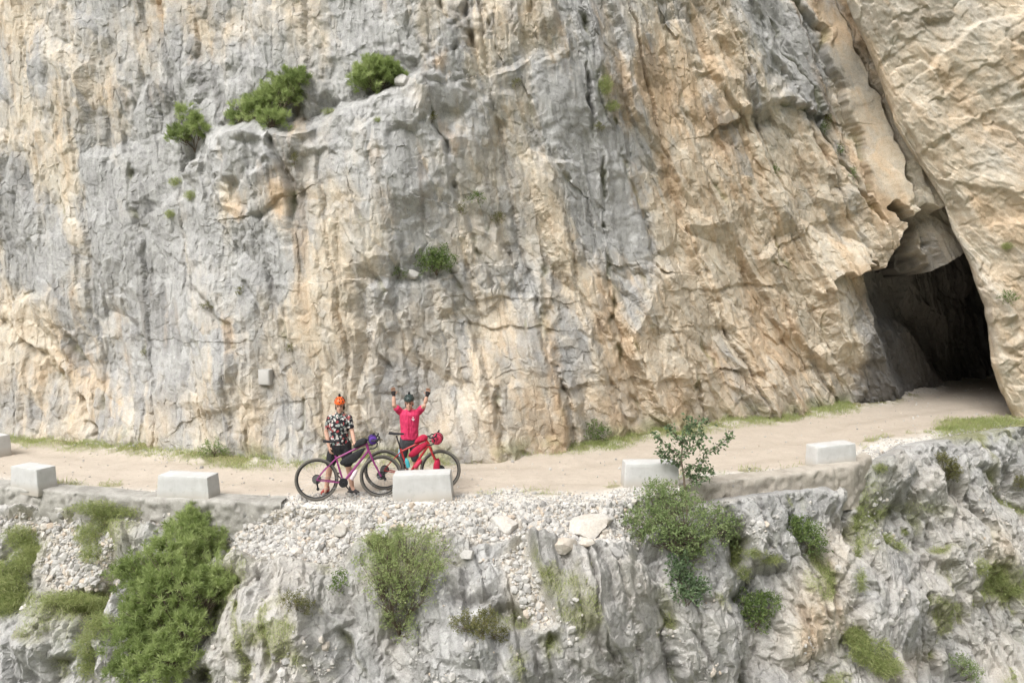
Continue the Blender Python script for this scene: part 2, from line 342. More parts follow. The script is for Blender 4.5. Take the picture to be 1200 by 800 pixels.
# colour fields
WARM = [[.6,.3,.4,.25,.1,.35,.45,.25,.7,.5,.8,1,1],[.4,.5,.1,.05,.05,.15,.2,.4,.9,.6,.85,1,1],[.25,.3,.05,.15,.15,.3,.4,.3,.85,.85,.95,1,1],
        [.1,.3,.05,.15,.5,.45,.5,.6,.85,.9,.9,.8,1],[.7,.5,.12,.35,.7,.55,.75,.75,.9,.9,.75,.15,.9],[.6,.6,.25,.5,.65,.6,.7,.8,.85,.85,.5,.1,.9]]
RUST = [[.3,.1,.25,.1,0,.1,.2,.15,.4,.25,.6,.3,.4],[.15,.4,0,0,0,.08,.1,.35,.6,.2,.5,.3,.3],[.1,.25,0,.15,.1,.2,.2,.25,.5,.5,.5,.3,.3],
        [0,.25,0,.1,.4,.2,.3,.3,.5,.5,.5,.2,.3],[.5,.4,.05,.2,.4,.25,.45,.4,.5,.5,.35,.05,.4],[.45,.45,.1,.2,.2,.2,.45,.45,.5,.5,.2,.05,.4]]
n1 = fbm(XP*.9, Z*.45, 151, 5, .6); n2 = fbm(XP*2.6, Z*.35, 161, 4, .6); n3 = fbm(X*1.2, Z*1.2, 171, 5, .6)
cell = .7*v1+.5*v0+.5*v2+.35*v3
warm = gridmap(U, V, WARM)
def blob(F_, u, v, ru, rv, a, wt): return F_+bumpf(u, v, ru, rv, a, wt)
for b in [(78,200,14,90,-4,.5),(92,320,16,60,-4,.4),(30,40,20,50,0,.4),(250,35,40,35,0,.4),(500,40,12,60,8,.4),(560,45,14,60,8,.5),(620,45,10,60,5,.4),(735,230,22,75,-14,-1.0),(925,70,18,95,-30,-.9),(690,60,16,120,-6,-.5),(660,150,30,70,-8,-.5),
          (940,50,26,45,-30,-.5),(480,170,50,60,10,-.3),(510,150,40,50,0,-.3),(600,330,35,22,0,-.3),(740,370,30,50,-10,-.5),(340,245,20,30,-10,.6),(275,235,20,30,0,.5),(400,320,14,90,-12,.5)]: warm = blob(warm, *b)
warm = np.clip(smooth(.12, .88, np.clip(warm+.55*n1+.22*n2+.17*cell, 0, 1)), 0, 1)
rust = gridmap(U, V, RUST)
for b in [(78,190,8,60,-4,.4),(100,450,50,20,45,.12),(268,385,14,34,-15,.5),(335,240,10,30,-8,.5),(285,245,16,16,0,.5),(515,80,22,16,0,.5),(530,165,10,30,-12,.6),(648,440,9,90,-6,.6),(700,330,10,120,-10,.3),(1000,30,26,60,-30,.4),(770,110,40,60,-10,.3),(830,150,40,60,-20,.3),(1030,245,30,16,0,.4),(900,420,60,40,0,.2)]: rust = blob(rust, *b)
rust = np.clip(smooth(.35, .95, np.clip(rust+.5*n2+.3*n3+.12*cell, 0, 1)), 0, 1)*.85
dark = smooth(.28, .6, n2+.4*n3)*np.clip(1-warm*.8, 0, 1)*.45
for b in [(322,340,5,40,-12,.5),(300,300,8,60,-8,.3),(950,140,8,60,-25,.3),(550,15,8,30,5,.5),(535,20,10,25,0,.5)]: dark = blob(dark, *b)
dark = np.clip(dark, 0, .6)
dark = np.clip(np.maximum(dark, .3*ln)+.88*smooth(.4, 2.2, REC+.5*n3+1.0*smooth(1005, 1100, U)*rec)+.3*rec1*(1-rec)*smooth(1030, 1060, U)+.3*smooth(1000, 1090, U)*smooth(265, 320, V)+.2*n3*smooth(960, 1000, U)*smooth(280, 330, V), 0, .9)   # stains and crack lines, plus the tunnel mouth's shade put into the rock colour
cracks = crack_field(Uw, Vw, [(f[0], f[1]*.8, -1., 0, 1) for f in feats if f[2] >= .1])
moss = np.clip(cracks, 0, 1)*smooth(.05, .4, n3+.1)*.55+.6*smooth(.55, .15, Z)*smooth(-.1, .3, n3)*(REC < 1.2)
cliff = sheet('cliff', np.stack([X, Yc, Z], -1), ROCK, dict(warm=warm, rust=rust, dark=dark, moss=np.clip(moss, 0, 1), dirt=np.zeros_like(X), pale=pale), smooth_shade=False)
tag(cliff, 'tall pale limestone cliff with grey and orange streaks behind the gravel road', 'cliff', kind='structure')
# ================================================================ the buttress right of the tunnel
ed = [(1003, 0), (1030, 64), (1056, 142), (1083, 189), (1112, 236), (1122, 270), (1140, 300), (1165, 360), (1172, 430), (1185, 470), (1195, 492)]
ez, ex = [], []
for u_, v_ in ed:
    r_ = ray(u_, v_); s_ = (20.3-.07*CAMZ)/(r_[1]+.07*r_[2]); ez.append(CAMZ+s_*r_[2]); ex.append(s_*r_[0]+.12)
ez = [15.]+ez+[-1.]; ex = [ex[0]-1.2]+ex+[ex[-1]+.2]; ez, ex = ez[::-1], ex[::-1]
qa = np.linspace(-9.5, 0, 190); qb = np.concatenate([np.arange(.02, 4.5, .02), np.arange(4.5, 15, .1)])
q = np.concatenate([qa, qb]); zs2 = np.concatenate([np.arange(-.6, 11.8, .022), np.arange(11.8, 15, .08)])
Q, Z2 = np.meshgrid(q, zs2); Q = Q.astype(np.float32); Z2 = Z2.astype(np.float32)
XE = np.interp(Z2, ez, ex).astype(np.float32)
# rounded arris: the path turns over about .5 m
tt = Q/.45
soft_pos = .45*np.log1p(np.exp(np.clip(tt, -30, 30))); soft_neg = .45*np.log1p(np.exp(np.clip(-tt, -30, 30)))
BX = XE+soft_pos*.99+soft_neg*.72-.62; BY = 20.45-soft_pos*.10+soft_neg*.72-.15-.07*Z2
Ub, Vb = proj(BX, BY, Z2)
wb = fbm(Q*1.4, Z2*1.4, 205, 4); wb2 = fbm(Q*1.4+30, Z2*1.4, 215, 4)
QP = Q+.45*(Z2-4)
HB = .4*fbm(Q*.4, Z2*.4, 221, 3)
h, e, v1b = slabs(QP+wb*.2, Z2+wb2*.3-.35*Q, 1.5, 1.1, 222, .07, .045, 1.1); HB += h
h, e, v2b = slabs(QP+wb*.1, Z2+wb2*.1-.3*Q, .5, .3, 223, .08, .012, 1.1); HB += h
h, e, _v = facets((QP+wb*.06)/.18, (Z2+wb2*.06)/.17, 224, .022, .006, keep=.8); HB += h
HB += .05*fbm(Q*2.4, Z2*2.6, 231, 6, .68)
fb = [([(1200,10),(1150,25),(1110,55),(1085,80)], 3, .06, .2, 30), ([(1200,110),(1150,140),(1115,160)], 3, .05, -.2, 30), ([(1115,165),(1140,200),(1160,260)], 4, .1, .15, 25), ([(1090,150),(1105,200),(1130,270)], 4, .15, .15, 20),
      ([(1180,0),(1190,60),(1200,80)], 4, .12, .15, 20), ([(1130,215),(1170,225),(1200,250)], 4, .08, .2, 25), ([(1200,410),(1185,440),(1178,470)], 4, .1, .1, 15)]
HB += .6*crack_field((Ub+wb*9).astype(np.float32), (Vb+wb2*9).astype(np.float32), fb)
nfx = np.where(Q > 0, .1, -.7)*0; 
BY2 = BY-HB*np.clip(.35+soft_pos, .35, 1); BX2 = BX-HB*np.clip(soft_neg*.8, 0, .5)
n1 = fbm(QP*.9, Z2*.6, 241, 5, .6); n2 = fbm(QP*2.2, Z2*.6, 251, 4, .6)
wq = np.clip(.92+.5*n1, 0, 1); rq = np.clip(smooth(.1, .75, .30+.5*n2+.4*n1), 0, 1)*.75
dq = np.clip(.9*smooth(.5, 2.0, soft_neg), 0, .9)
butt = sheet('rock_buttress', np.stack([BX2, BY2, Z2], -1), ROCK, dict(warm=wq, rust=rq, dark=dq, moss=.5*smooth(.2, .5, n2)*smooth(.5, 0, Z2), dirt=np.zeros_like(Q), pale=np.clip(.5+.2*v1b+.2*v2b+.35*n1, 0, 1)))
tag(butt, 'cream rock buttress standing right of the tunnel mouth', 'cliff', kind='structure')
# ================================================================ road and verge
ne_px = [(-160, 556), (-60, 567), (0, 574), (150, 585), (300, 592), (495, 593), (700, 590), (760, 580), (810, 572), (1000, 550), (1050, 522), (1130, 508), (1200, 498)]
NE = np.array([gp(*p)[:2] for p in ne_px]); NE = np.vstack([[-18, NE[0, 1]+1.2], NE, [18, 20.3], [30, 20]])
def yedge(x): return np.interp(x, NE[:, 0], NE[:, 1])
xr = np.concatenate([np.arange(-18, -12, .08), np.arange(-12, 14, .022), np.arange(14, 29, .08)]); tr = np.linspace(0, 1, 230)
XR, TR = np.meshgrid(xr, tr); ya = yedge(xr); yb_ = ybase(xr)+.9
YR = ya[None, :]*(1-TR)+yb_[None, :]*TR
UR, VR = proj(XR, YR, 0*XR)
dn = (YR-ya[None, :]); df = ybase(XR)-YR
shoulder = smooth(1.0, .35, dn+.35*fbm(XR*1.1, YR*1.1, 301, 3)); verge = smooth(.95, .2, df+.35*fbm(XR*.9, YR*.9, 311, 3))
rut = np.exp(-((dn-1.35)/.22)**2)+np.exp(-((dn-2.5)/.22)**2)
ZR = .018*fbm(XR*2.5, YR*2.5, 321, 5, .6)-.02*rut+.09*verge*(.6+fbm(XR*3, YR*3, 331, 3))+.02*shoulder*fbm(XR*7, YR*7, 341, 3)+.03*fbm(XR*.5, YR*.5, 351, 2)
ZR -= .05*smooth(.06, 0, dn)
def road_material():
    k = NT('gravel_road'); p = k.pos()
    a = k.noise(2.2, 5, .6, p); f = k.noise(60, 4, .7, p); peb = k.n('TexVoronoi', {'Scale': 28.0, 'Vector': p})
    base = k.mix(a, (.45, .385, .315), (.57, .50, .42))
    base = k.mix(k.ramp(k.noise(9, 4, .65, p), [(.5, 0.), (.72, .55)]), base, (.40, .345, .28)); base = k.mix(k.attr('rut'), base, (.43, .37, .30))
    base = k.mix(1., base, k.ramp(f, [(.3, .8), (.6, 1.)]), 'MULTIPLY')
    st = k.ramp(peb.outputs['Color'], [(.2, (.52, .49, .44)), (.6, (.68, .66, .62)), (.9, (.78, .77, .74))])
    c = k.mix(k.math('MULTIPLY', k.attr('stony'), .75), base, st)
    c = k.mix(k.attr('moss'), c, k.mix(f, (.13, .13, .055), (.30, .27, .14)))
    k.col(c)
    k.nor(k.bump(k.math('ADD', k.math('MULTIPLY', peb.outputs['Distance'], k.attr('stony')), k.math('MULTIPLY', f, .5)), .5, .02))
    return k.m
ng = fbm(XR*2.2, YR*2.2, 361, 4)
strip = smooth(.25, .1, abs(dn-.75-.2*fbm(XR*.6, 0*XR, 366, 2)))*smooth(.0, .35, ng)      # thin grass line between shoulder and road
mossr = np.clip(verge*smooth(-.35, .15, ng)+.7*strip, 0, 1)*(XR < 12.5)
mossr = np.clip(mossr+smooth(1085, 1130, UR)*smooth(486, 500, VR+10*ng)*.9*smooth(540, 500, VR), 0, 1)
road = sheet('road', np.stack([XR, YR, ZR], -1), road_material(), dict(stony=np.clip(shoulder+.5*verge, 0, 1), moss=mossr, rut=np.clip(rut*.6*smooth(-.3, .3, fbm(XR*1.2, YR*2, 371, 4)), 0, 1)))
tag(road, 'pale gravel road running along the foot of the cliff into the tunnel', 'road', kind='structure')
def zroad(x, y): return 0.0
# ================================================================ slope below the road
xl = np.concatenate([np.arange(-18, -10.5, .06), np.arange(-10.5, 12.8, .0165), np.arange(12.8, 24, .08)])
tl = np.concatenate([np.arange(0, 4.6, .0165), np.arange(4.6, 14, .12)])
XL, TL = np.meshgrid(xl, tl); XL = XL.astype(np.float32); TL = TL.astype(np.float32)
scree = np.interp(xl, [-9.5, -6, -4.5, -3.5, 1.8, 2.7, 4, 18], [.35, .3, .6, 1, 1, .7, 0, 0])   # length of the loose apron, per column
kerbh = np.interp(xl, [-14, -11, -4.6, -3.6, 2.6, 3.2, 7.0, 7.4, 18], [.17, .17, .16, .0, .0, .18, .20, 0, 0])
a_top = R(1)*np.interp(xl, [-9, -4.5, -3, 1.5, 3.5, 18], [52, 46, 40, 40, 62, 62]); a_low = R(1)*np.interp(xl, [-12, 0, 4, 9, 18], [66, 68, 70, 70, 70])
dt = np.diff(tl, prepend=0)[:, None]
ang = a_top[None, :]+(a_low-a_top)[None, :]*smooth(.15, .75, TL-scree[None, :]*1.05)
YS = yedge(xl)[None, :]-np.cumsum(np.cos(ang)*dt, 0)+.02; ZS = -.02-kerbh[None, :]-np.cumsum(np.sin(ang)*dt, 0)
US, VS = proj(XL, YS, ZS); US = US.astype(np.float32); VS = VS.astype(np.float32)
w1 = fbm(XL*1.3, TL*1.3, 405, 4); w2 = fbm(XL*1.3+30, TL*1.3, 415, 4)
Uw2, Vw2 = US+w1*10, VS+w2*10
k2 = np.interp(xl, [-10, 0, 10], [-.1, -.25, -.38])[None, :]
XQ = XL+k2*TL
# loose gravel field
def pl(U_, V_, pts, soft):
    d, s = polyline(U_, V_, pts+[pts[0]]); ins = inpoly(U_, V_, pts); return smooth(-soft, soft, np.where(ins, d, -d))
gravel_polys = [[(262,600),(340,594),(450,588),(700,584),(800,566),(815,590),(745,640),(690,648),(620,655),(560,640),(535,625),(470,620),(410,640),(380,660),(330,650),(300,655),(262,640)],
                [(60,600),(120,606),(130,640),(110,690),(60,688),(40,660)], [(585,668),(612,655),(625,700),(650,735),(625,742),(600,705)], [(0,600),(60,596),(60,615),(0,625)], [(110,594),(200,602),(280,604),(270,630),(200,625),(120,612)]]
gravel = np.zeros(XL.shape, np.float32)
for pts in gravel_polys: gravel = np.maximum(gravel, pl(Uw2, Vw2, pts, 7))
gravel = gravel*smooth(6.2, 4.4, TL)
rockm = 1-gravel
HL = .38*fbm(XL*.55, TL*.45, 421, 3)
g1 = fbm(XL*3.4, TL*3.4, 437, 5, .65)*.10; g2 = fbm(XL*3.4+9, TL*3.4, 438, 5, .65)*.10
h, e0, u0 = slabs(XQ+w1*.2+g1*.6, TL+w2*.3+g2*.6, .95, 1.5, 422, .32, .20, 1.5); HL += h*rockm
h, e1, u1_ = slabs(XQ+w1*.12+g1*.5, TL+.2*XL+g2*.5, .40, .70, 423, .34, .10, 1.9); HL += h*rockm
h, e2, u2_ = slabs(XQ+g1*.4, TL+.15*XL+g2*.4, .17, .28, 424, .30, .034, 1.8); HL += h*(.2+.8*rockm)
icl, _o, ecl = cells1((XQ+w1*.25+g1*.7)/.62, .9, None, 443); ecl = ecl*.62; rcl = np.random.RandomState(444).rand(4096).astype(np.float32)[(icl+2000) & 4095]
HL += (.12*(rcl-.35)*smooth(0, .06, ecl)-.05*smooth(-.15, .2, w2)*np.exp(-(ecl/.03)**2))*rockm
lnl = .45*np.maximum(smooth(-.1, .25, fbm(XL*1.3, TL*1.3, 435, 4))*np.exp(-(e1/.02)**2), .8*smooth(0, .3, fbm(XL*2, TL*2, 436, 4))*np.exp(-(e2/.012)**2))*rockm
h, e, u3_ = facets((XQ+g1*.3)/.085, (TL+g2*.3)/.12, 425, .018, .005); HL += h
HL += .04*fbm(XQ*2.6, TL*1.2, 431, 5, .6)*rockm+.02*fbm(XL*6, TL*4, 441, 4)
fl = [([(268,640),(262,700),(246,760),(250,810)], 16, .45, .25, 40), ([(130,640),(120,700),(95,760),(80,810)], 14, .4, .15, 40), ([(535,700),(580,720),(640,745),(690,790)], 12, .35, -.15, 40),
      ([(860,640),(872,700),(884,760),(885,810)], 10, .5, .2, 40), ([(1000,560),(1005,640),(1012,700),(990,730),(1000,800)], 9, .4, .2, 35), ([(925,590),(935,640),(970,680),(990,740)], 8, .25, -.1, 30),
      ([(1100,520),(1115,560),(1140,620),(1170,690),(1190,740)], 10, .45, -.25, 40), ([(1060,600),(1075,700),(1100,800)], 4, .2, .1, 25), ([(620,670),(640,720),(650,800)], 4, .2, .15, 30), ([(678,655),(690,700),(720,760)], 3, .15, -.1, 25),
      ([(775,700),(790,760),(800,810)], 6, .2, -.1, 30), ([(455,640),(470,700),(465,760)], 14, .25, 0, 30), ([(40,600),(20,680),(0,720)], 10, .25, 0, 30), ([(370,700),(400,740),(440,800)], 5, .2, .1, 25), ([(320,740),(330,800)], 4, .18, .1, 22), ([(290,720),(300,800)], 4, .15, -.1, 20),
      ([(1120,640),(1060,645),(1010,640)], 3, .05, .2, 30), ([(1200,600),(1150,560),(1140,520)], 4, .15, .1, 20)]
HL += crack_field(Uw2, Vw2, [(f_[0], f_[1], f_[2]*.75, f_[3], f_[4]) for f_ in fl])*rockm
def bumps(u, v, ru, rv, a, hh):
    c, s = math.cos(R(a)), math.sin(R(a)); du, dv = Uw2-u, Vw2-v
    return hh*np.exp(-(((c*du+s*dv)/ru)**2+((-s*du+c*dv)/rv)**2)**1.5).astype(np.float32)
for b in [(1062,552,42,34,10,.55),(1135,545,40,32,0,.35),(1060,690,60,60,-20,.35),(945,720,45,60,15,.45),(160,635,40,22,0,.35),(60,745,50,40,10,.35),(320,760,60,60,0,.4),(210,790,40,30,0,.3),(560,780,70,45,10,.35),(700,720,90,80,0,.3),(905,590,40,50,10,.25),(290,665,30,16,0,.25),(640,660,40,14,0,.15),(830,740,40,60,0,.35),(1160,640,25,60,-15,.2)]: HL += bumps(*b)
fade = smooth(0, .18, TL)
HL *= np.where(kerbh[None, :] > .1, fade, .25+.75*fade); HL += 0*TL
as_ = a_top[None, :]+(a_low-a_top)[None, :]*smooth(0, 1.4, TL-scree[None, :]*1.05)
PS = np.stack([XL, YS-np.sin(as_)*HL, ZS+np.cos(as_)*HL], -1)
cap = np.where(TL < .6, .02, 9); PS[..., 2] = np.minimum(PS[..., 2], np.where(US > 1020, .25, cap-.0))
n1 = fbm(XQ*.8, TL*.6, 451, 5, .6); n2 = fbm(XQ*2.5, TL*.8, 461, 4, .6); n3 = fbm(XL*1.1, TL*1.1, 471, 5, .6)
wl = np.clip(.08+.35*n1, 0, .5)
for b in [(950,720,40,60,10,.8),(980,640,30,30,0,.4),(1160,640,25,30,0,.5),(1060,780,50,20,0,.4),(90,650,50,50,0,.5),(600,690,14,40,0,.4)]: wl = wl+bumps(*b)
dl = np.maximum(np.clip(smooth(.1, .6, n2+.3*n3), 0, 1)*.3*rockm, lnl)
gul = np.clip(crack_field(Uw2, Vw2, [(f[0], f[1]*1.2, -1., 0, 1) for f in fl]), 0, 1)
moss_px = gul*smooth(-.25, .2, n3)*.9+.7*smooth(.22, .5, n3+.3*n2)*smooth(640, 700, VS)*rockm
for b in [(20,640,30,45,0,1),(110,615,45,45,20,1),(90,705,60,20,0,.9),(110,740,30,40,0,.7),(0,690,30,30,0,.9),(470,640,50,60,0,.5),(1060,600,40,12,0,.6),(1170,680,50,24,20,.8),(900,650,40,18,0,.6),(1150,510,60,14,0,.9),(1020,600,20,50,0,.5)]:
    moss_px = moss_px+bumps(*b)*smooth(-.35, .15, n3)
moss_l = np.clip(moss_px*(1-.75*gravel), 0, 1)
slope = sheet('slope', PS, ROCK, dict(warm=np.clip(wl, 0, 1), rust=np.clip(smooth(.4, .9, wl*.7+.4*n2), 0, .6), dark=dl, moss=moss_l*.9, dirt=np.clip(gravel*.95+.3*smooth(.1, .5, n3), 0, 1), pale=np.clip(.5+.24*u0+.26*u1_+.24*u2_+.1*u3_+.3*n1, 0, 1)), flip=True, smooth_shade=False)
tag(slope, 'grey rocky slope with pale loose stones falling away below the road', 'rock slope', kind='structure')
gx = np.linspace(-420, 420, 60); gy = np.concatenate([np.linspace(9, -60, 12), np.linspace(-80, -420, 30)])
GX, GY = np.meshgrid(gx, gy); GZ = -16+smooth(-70, -330, GY)*210*(1+.35*fbm(GX/70., GY/70., 701, 4))+2*fbm(GX/9., GY/9., 702, 3)
vg = sheet('valley_blocker', np.stack([GX, GY, GZ], -1), plain('valley_blocker_green', (.19, .20, .15), .95, var=.4, scale=.3))  # unseen terrain added behind the camera to hold low skylight off the tunnel
tag(vg, 'unseen forested gorge floor and far side, added to block low skylight', 'ground', kind='structure')
bpy.context.view_layer.update()
# ================================================================ helpers on the built ground
DG = bpy.context.evaluated_depsgraph_get()
def pick(u, v):
    """distance and point where the sight line through a place of the picture meets the ground"""
    d = Vector(ray(u, v)); ln = d.length
    ok, loc, nor, _, ob, _ = S.ray_cast(DG, Vector((0, 0, CAMZ)), d/ln)
    return ((loc-Vector((0, 0, CAMZ))).length/ln, loc, nor) if ok else (14.0, at(u, v, 14.0), Vector((0, -1, 0)))
def tube(pts, rad, n=6, closed=False, capped=True):
    """vertices and quads of a tube along points"""
    pts = [np.array(p, float) for p in pts]; m = len(pts); rad = rad if hasattr(rad, '__len__') else [rad]*m
    V_, F_ = [], []; up = np.array([.13, .37, .92])
    for i in range(m):
        a = pts[(i-1) % m] if (i or closed) else pts[0]; b = pts[(i+1) % m] if (i < m-1 or closed) else pts[-1]
        t = b-a; t = t/(np.linalg.norm(t)+1e-9); x = np.cross(t, up if abs(t@up) < .95 else np.array([1., 0, 0])); x /= np.linalg.norm(x); y = np.cross(t, x)
        for k in range(n):
            an = 2*math.pi*k/n; V_.append(pts[i]+rad[i]*(math.cos(an)*x+math.sin(an)*y))
    for i in range(m if closed else m-1):
        j = (i+1) % m
        for k in range(n): F_.append((i*n+k, i*n+(k+1) % n, j*n+(k+1) % n, j*n+k))
    if capped and not closed:
        for base in (0, (m-1)*n):
            c = len(V_); V_.append(pts[0] if base == 0 else pts[-1])
            for k in range(0, n): F_.append((base+k, base+(k+1) % n, c, c))
    return V_, F_
class MB:
    """collects shapes and links them as one mesh"""
    def __init__(s): s.v, s.f = [], []
    def add(s, V_, F_, M=None):
        o = len(s.v); s.v += [tuple(M @ Vector(p)) if M is not None else tuple(p) for p in V_]
        for f in F_:
            g = []
            for i in f:
                if i+o not in g: g.append(i+o)
            s.f.append(tuple(g))
        return s
    def tube(s, pts, r, n=6, closed=False, capped=True): return s.add(*tube(pts, r, n, closed, capped))
    def box(s, c, sz, M=None, taper=1.0):
        x, y, z = [k/2 for k in sz]; c = Vector(c); t = taper
        P = [Vector((a*x*(t if d > 0 else 1), b*y*(t if d > 0 else 1), d*z)) for d in (-1, 1) for a, b in ((-1, -1), (1, -1), (1, 1), (-1, 1))]
        P = [(M @ p if M is not None else p)+c for p in P]
        return s.add(P, [(3, 2, 1, 0), (4, 5, 6, 7), (0, 1, 5, 4), (1, 2, 6, 5), (2, 3, 7, 6), (3, 0, 4, 7)])
    def ell(s, c, r, M=None, nu=14, nv=9):
        P, Q = [], []
        for i in range(nv+1):
            th = math.pi*i/nv
            for k in range(nu):
                ph = 2*math.pi*k/nu; p = Vector((r[0]*math.sin(th)*math.cos(ph), r[1]*math.sin(th)*math.sin(ph), r[2]*math.cos(th)))
                P.append((M @ p if M is not None else p)+Vector(c))
        for i in range(nv):
            for k in range(nu): Q.append((i*nu+k, (i+1)*nu+k, (i+1)*nu+(k+1) % nu, i*nu+(k+1) % nu))
        return s.add(P, Q)
    def build(s, name, mat, parent=None, smooth_shade=True, bevel=0, auto=True):
        me = bpy.data.meshes.new(name); me.from_pydata(s.v, [], [f for f in s.f if len(f) > 2]); me.validate()
        bm = bmesh.new(); bm.from_mesh(me); bmesh.ops.remove_doubles(bm, verts=bm.verts, dist=1e-6)
        if bevel: bmesh.ops.bevel(bm, geom=[e for e in bm.edges if e.is_manifold and e.calc_face_angle(0) > .5], offset=bevel, segments=2, affect='EDGES', profile=.6)
        bmesh.ops.recalc_face_normals(bm, faces=bm.faces); bm.to_mesh(me); bm.free()
        me.polygons.foreach_set('use_smooth', [smooth_shade]*len(me.polygons))
        if smooth_shade and auto: me.set_sharp_from_angle(angle=R(40))
        return link(name, me, mat, parent)
# ================================================================ stone kerbs
def stone_mat(name, lo, hi, sc=5):
    k = NT(name); p = k.pos(); a = k.noise(sc, 6, .65, p); f = k.noise(70, 4, .7, p)
    c = k.mix(k.ramp(a, [(.3, 0.), (.7, 1.)]), lo, hi); c = k.mix(1., c, k.ramp(f, [(.3, .8), (.6, 1.)]), 'MULTIPLY')
    c = k.mix(k.ramp(k.noise(2.4, 6, .7, p), [(.48, 0.), (.66, .6)]), c, tuple(x*.62 for x in lo)); c = k.mix(k.ramp(k.noise(14, 5, .7, p), [(.56, 0.), (.7, .5)]), c, hi)
    k.col(c); k.nor(k.bump(k.math('ADD', a, k.math('MULTIPLY', f, .7)), .7, .03)); return k.m
def kerb(name, x0, x1, zt, depth, wid, mat, label, seed):
    xk = np.arange(x0, x1, .03); n = len(xk)
    prof = []
    m = 14
    for i in range(m): prof.append((0, -depth*(1-i/(m-1)), 0))
    pv = np.concatenate([np.linspace(-depth, 0, 16), np.zeros(10)]); pyy = np.concatenate([np.zeros(16), np.linspace(.02, wid, 10)])
    Xk, K = np.meshgrid(xk, np.arange(len(pv))); pvv = pv[K]; pyv = pyy[K]
    nz = fbm(Xk*3.5+pyv*3, pvv*5+pyv*4, seed, 6, .72); nz2 = fbm(Xk*.8, pvv*0, seed+9, 3); jt = np.exp(-(((Xk+.25*nz2) % 1.15-.5)/.018)**2)
    h_, _, _ = facets(Xk/.22, (pvv-pyv)/.12, seed+3, .05, .02)
    corner = np.exp(-((pvv/.025)**2+(pyv/.03)**2))*(.5+1.2*smooth(0, .4, nz))
    Y = yedge(Xk)-.05-.03*nz-h_*(pvv < -.01)+pyv+.02*corner+.03*jt*(pyv < .03); Zk = zt+pvv+.02*nz2-.025*corner+.018*nz*(pvv > -.03)-.02*jt*(pvv > -.03)
    o = sheet(name, np.stack([Xk, Y, Zk], -1), mat, flip=False); return tag(o, label, 'stone kerb', 'kerbs along the outer road edge')
kerb('stone_kerb', -16, -3.75, .07, .75, .4, stone_mat('kerb_grey', (.34, .325, .29), (.50, .48, .44)), 'long low grey stone kerb under the road edge left of the cyclists', 501)
kerb('stone_kerb', 3.05, 7.3, .08, .85, .4, stone_mat('kerb_tan', (.42, .375, .315), (.56, .515, .45)), 'short tan stone kerb beside the sapling, below the right-hand concrete block', 521)
# ================================================================ concrete blocks
def concrete():
    k = NT('concrete'); p = k.pos(); a = k.noise(3, 6, .7, p); f = k.noise(90, 3, .7, p); pit = k.n('TexVoronoi', {'Scale': 45., 'Vector': p}).outputs[0]
    streak = k.noise(6, 4, .6, k.n('Mapping', {'Vector': p, 'Scale': (1, 1, .15)}).outputs[0])
    c = k.mix(k.ramp(a, [(.35, 0.), (.7, 1.)]), (.50, .495, .48), (.60, .595, .58)); c = k.mix(k.ramp(streak, [(.5, 0.), (.75, .35)]), c, (.40, .39, .36))
    z_ = k.n('SeparateXYZ', {0: p}).outputs[2]; soil = k.math('SUBTRACT', k.math('ADD', .15, k.math('MULTIPLY', a, .22)), k.math('MULTIPLY', z_, 1.3))
    c = k.mix(k.ramp(soil, [(.0, 0.), (.25, .75)]), c, (.40, .355, .29)); c = k.mix(k.ramp(k.noise(9, 5, .7, p), [(.58, 0.), (.7, .4)]), c, (.33, .33, .30))
    c = k.mix(1., c, k.ramp(pit, [(.04, .7), (.12, 1.)]), 'MULTIPLY')
    k.col(c); k.nor(k.bump(f, .25, .01)); return k.m
CONC = concrete()
def block(u, v, wm, rz, label, roll=0, hgt=.47, dep=.38, sink=.04):
    p = gp(u, v); b = MB(); b.box((0, 0, hgt/2-sink), (wm, dep, hgt), taper=.94)
    o = b.build('concrete_block', CONC, bevel=.022)
    me = o.data; bm = bmesh.new(); bm.from_mesh(me); bmesh.ops.subdivide_edges(bm, edges=[e for e in bm.edges if e.calc_length() > .1], cuts=7, use_grid_fill=True)
    rs = random.Random(int(u)+5)
    for vv in bm.verts:
        vv.co += Vector((rs.uniform(-1, 1), rs.uniform(-1, 1), rs.uniform(-1, 1)))*.0035
    bm.to_mesh(me); bm.free(); me.polygons.foreach_set('use_smooth', [True]*len(me.polygons)); me.set_sharp_from_angle(angle=R(25))
    o.rotation_euler = (0, R(roll), R(rz)); d = Vector((-math.sin(R(rz)), math.cos(R(rz)), 0))*dep/2
    o.location = (p[0]+d.x, p[1]+d.y, 0)
    return tag(o, label, 'concrete block', 'concrete blocks guarding the outer edge of the road')
block(495, 588, 1.01, 0, 'pale concrete block in front of the red bicycle', -2.0, .50)
block(764, 571, 1.0, 2, 'pale concrete block behind the leafy sapling')
block(981, 547, .93, 16, 'concrete block on the tan kerb near the tunnel end of the road', -2)
block(214, 588, .96, -10, 'tapered concrete block above the large pine bush')
block(28, 577, .72, -24, 'concrete block on the grey kerb, second from the left frame edge')
block(-22, 534, .9, -30, 'concrete block cut off by the left edge of the picture')
# ================================================================ metal box on the cliff
s_, p_, n_ = pick(313, 441)
b = MB(); b.box((0, 0, 0), (.25, .20, .31)); bx = b.build('wall_box', plain('grey_box', (.42, .41, .39), .6), bevel=.008)
bx.location = p_+Vector((0, -.05, 0)); bx.rotation_euler = (0, 0, R(-14)); tag(bx, 'small grey metal box fixed to the cliff left of the cyclists', 'box')
b = MB(); b.box((0, -.105, 0), (.215, .012, .275)); b.build('cover', plain('grey_cover', (.50, .49, .465), .55), bx, bevel=.003)
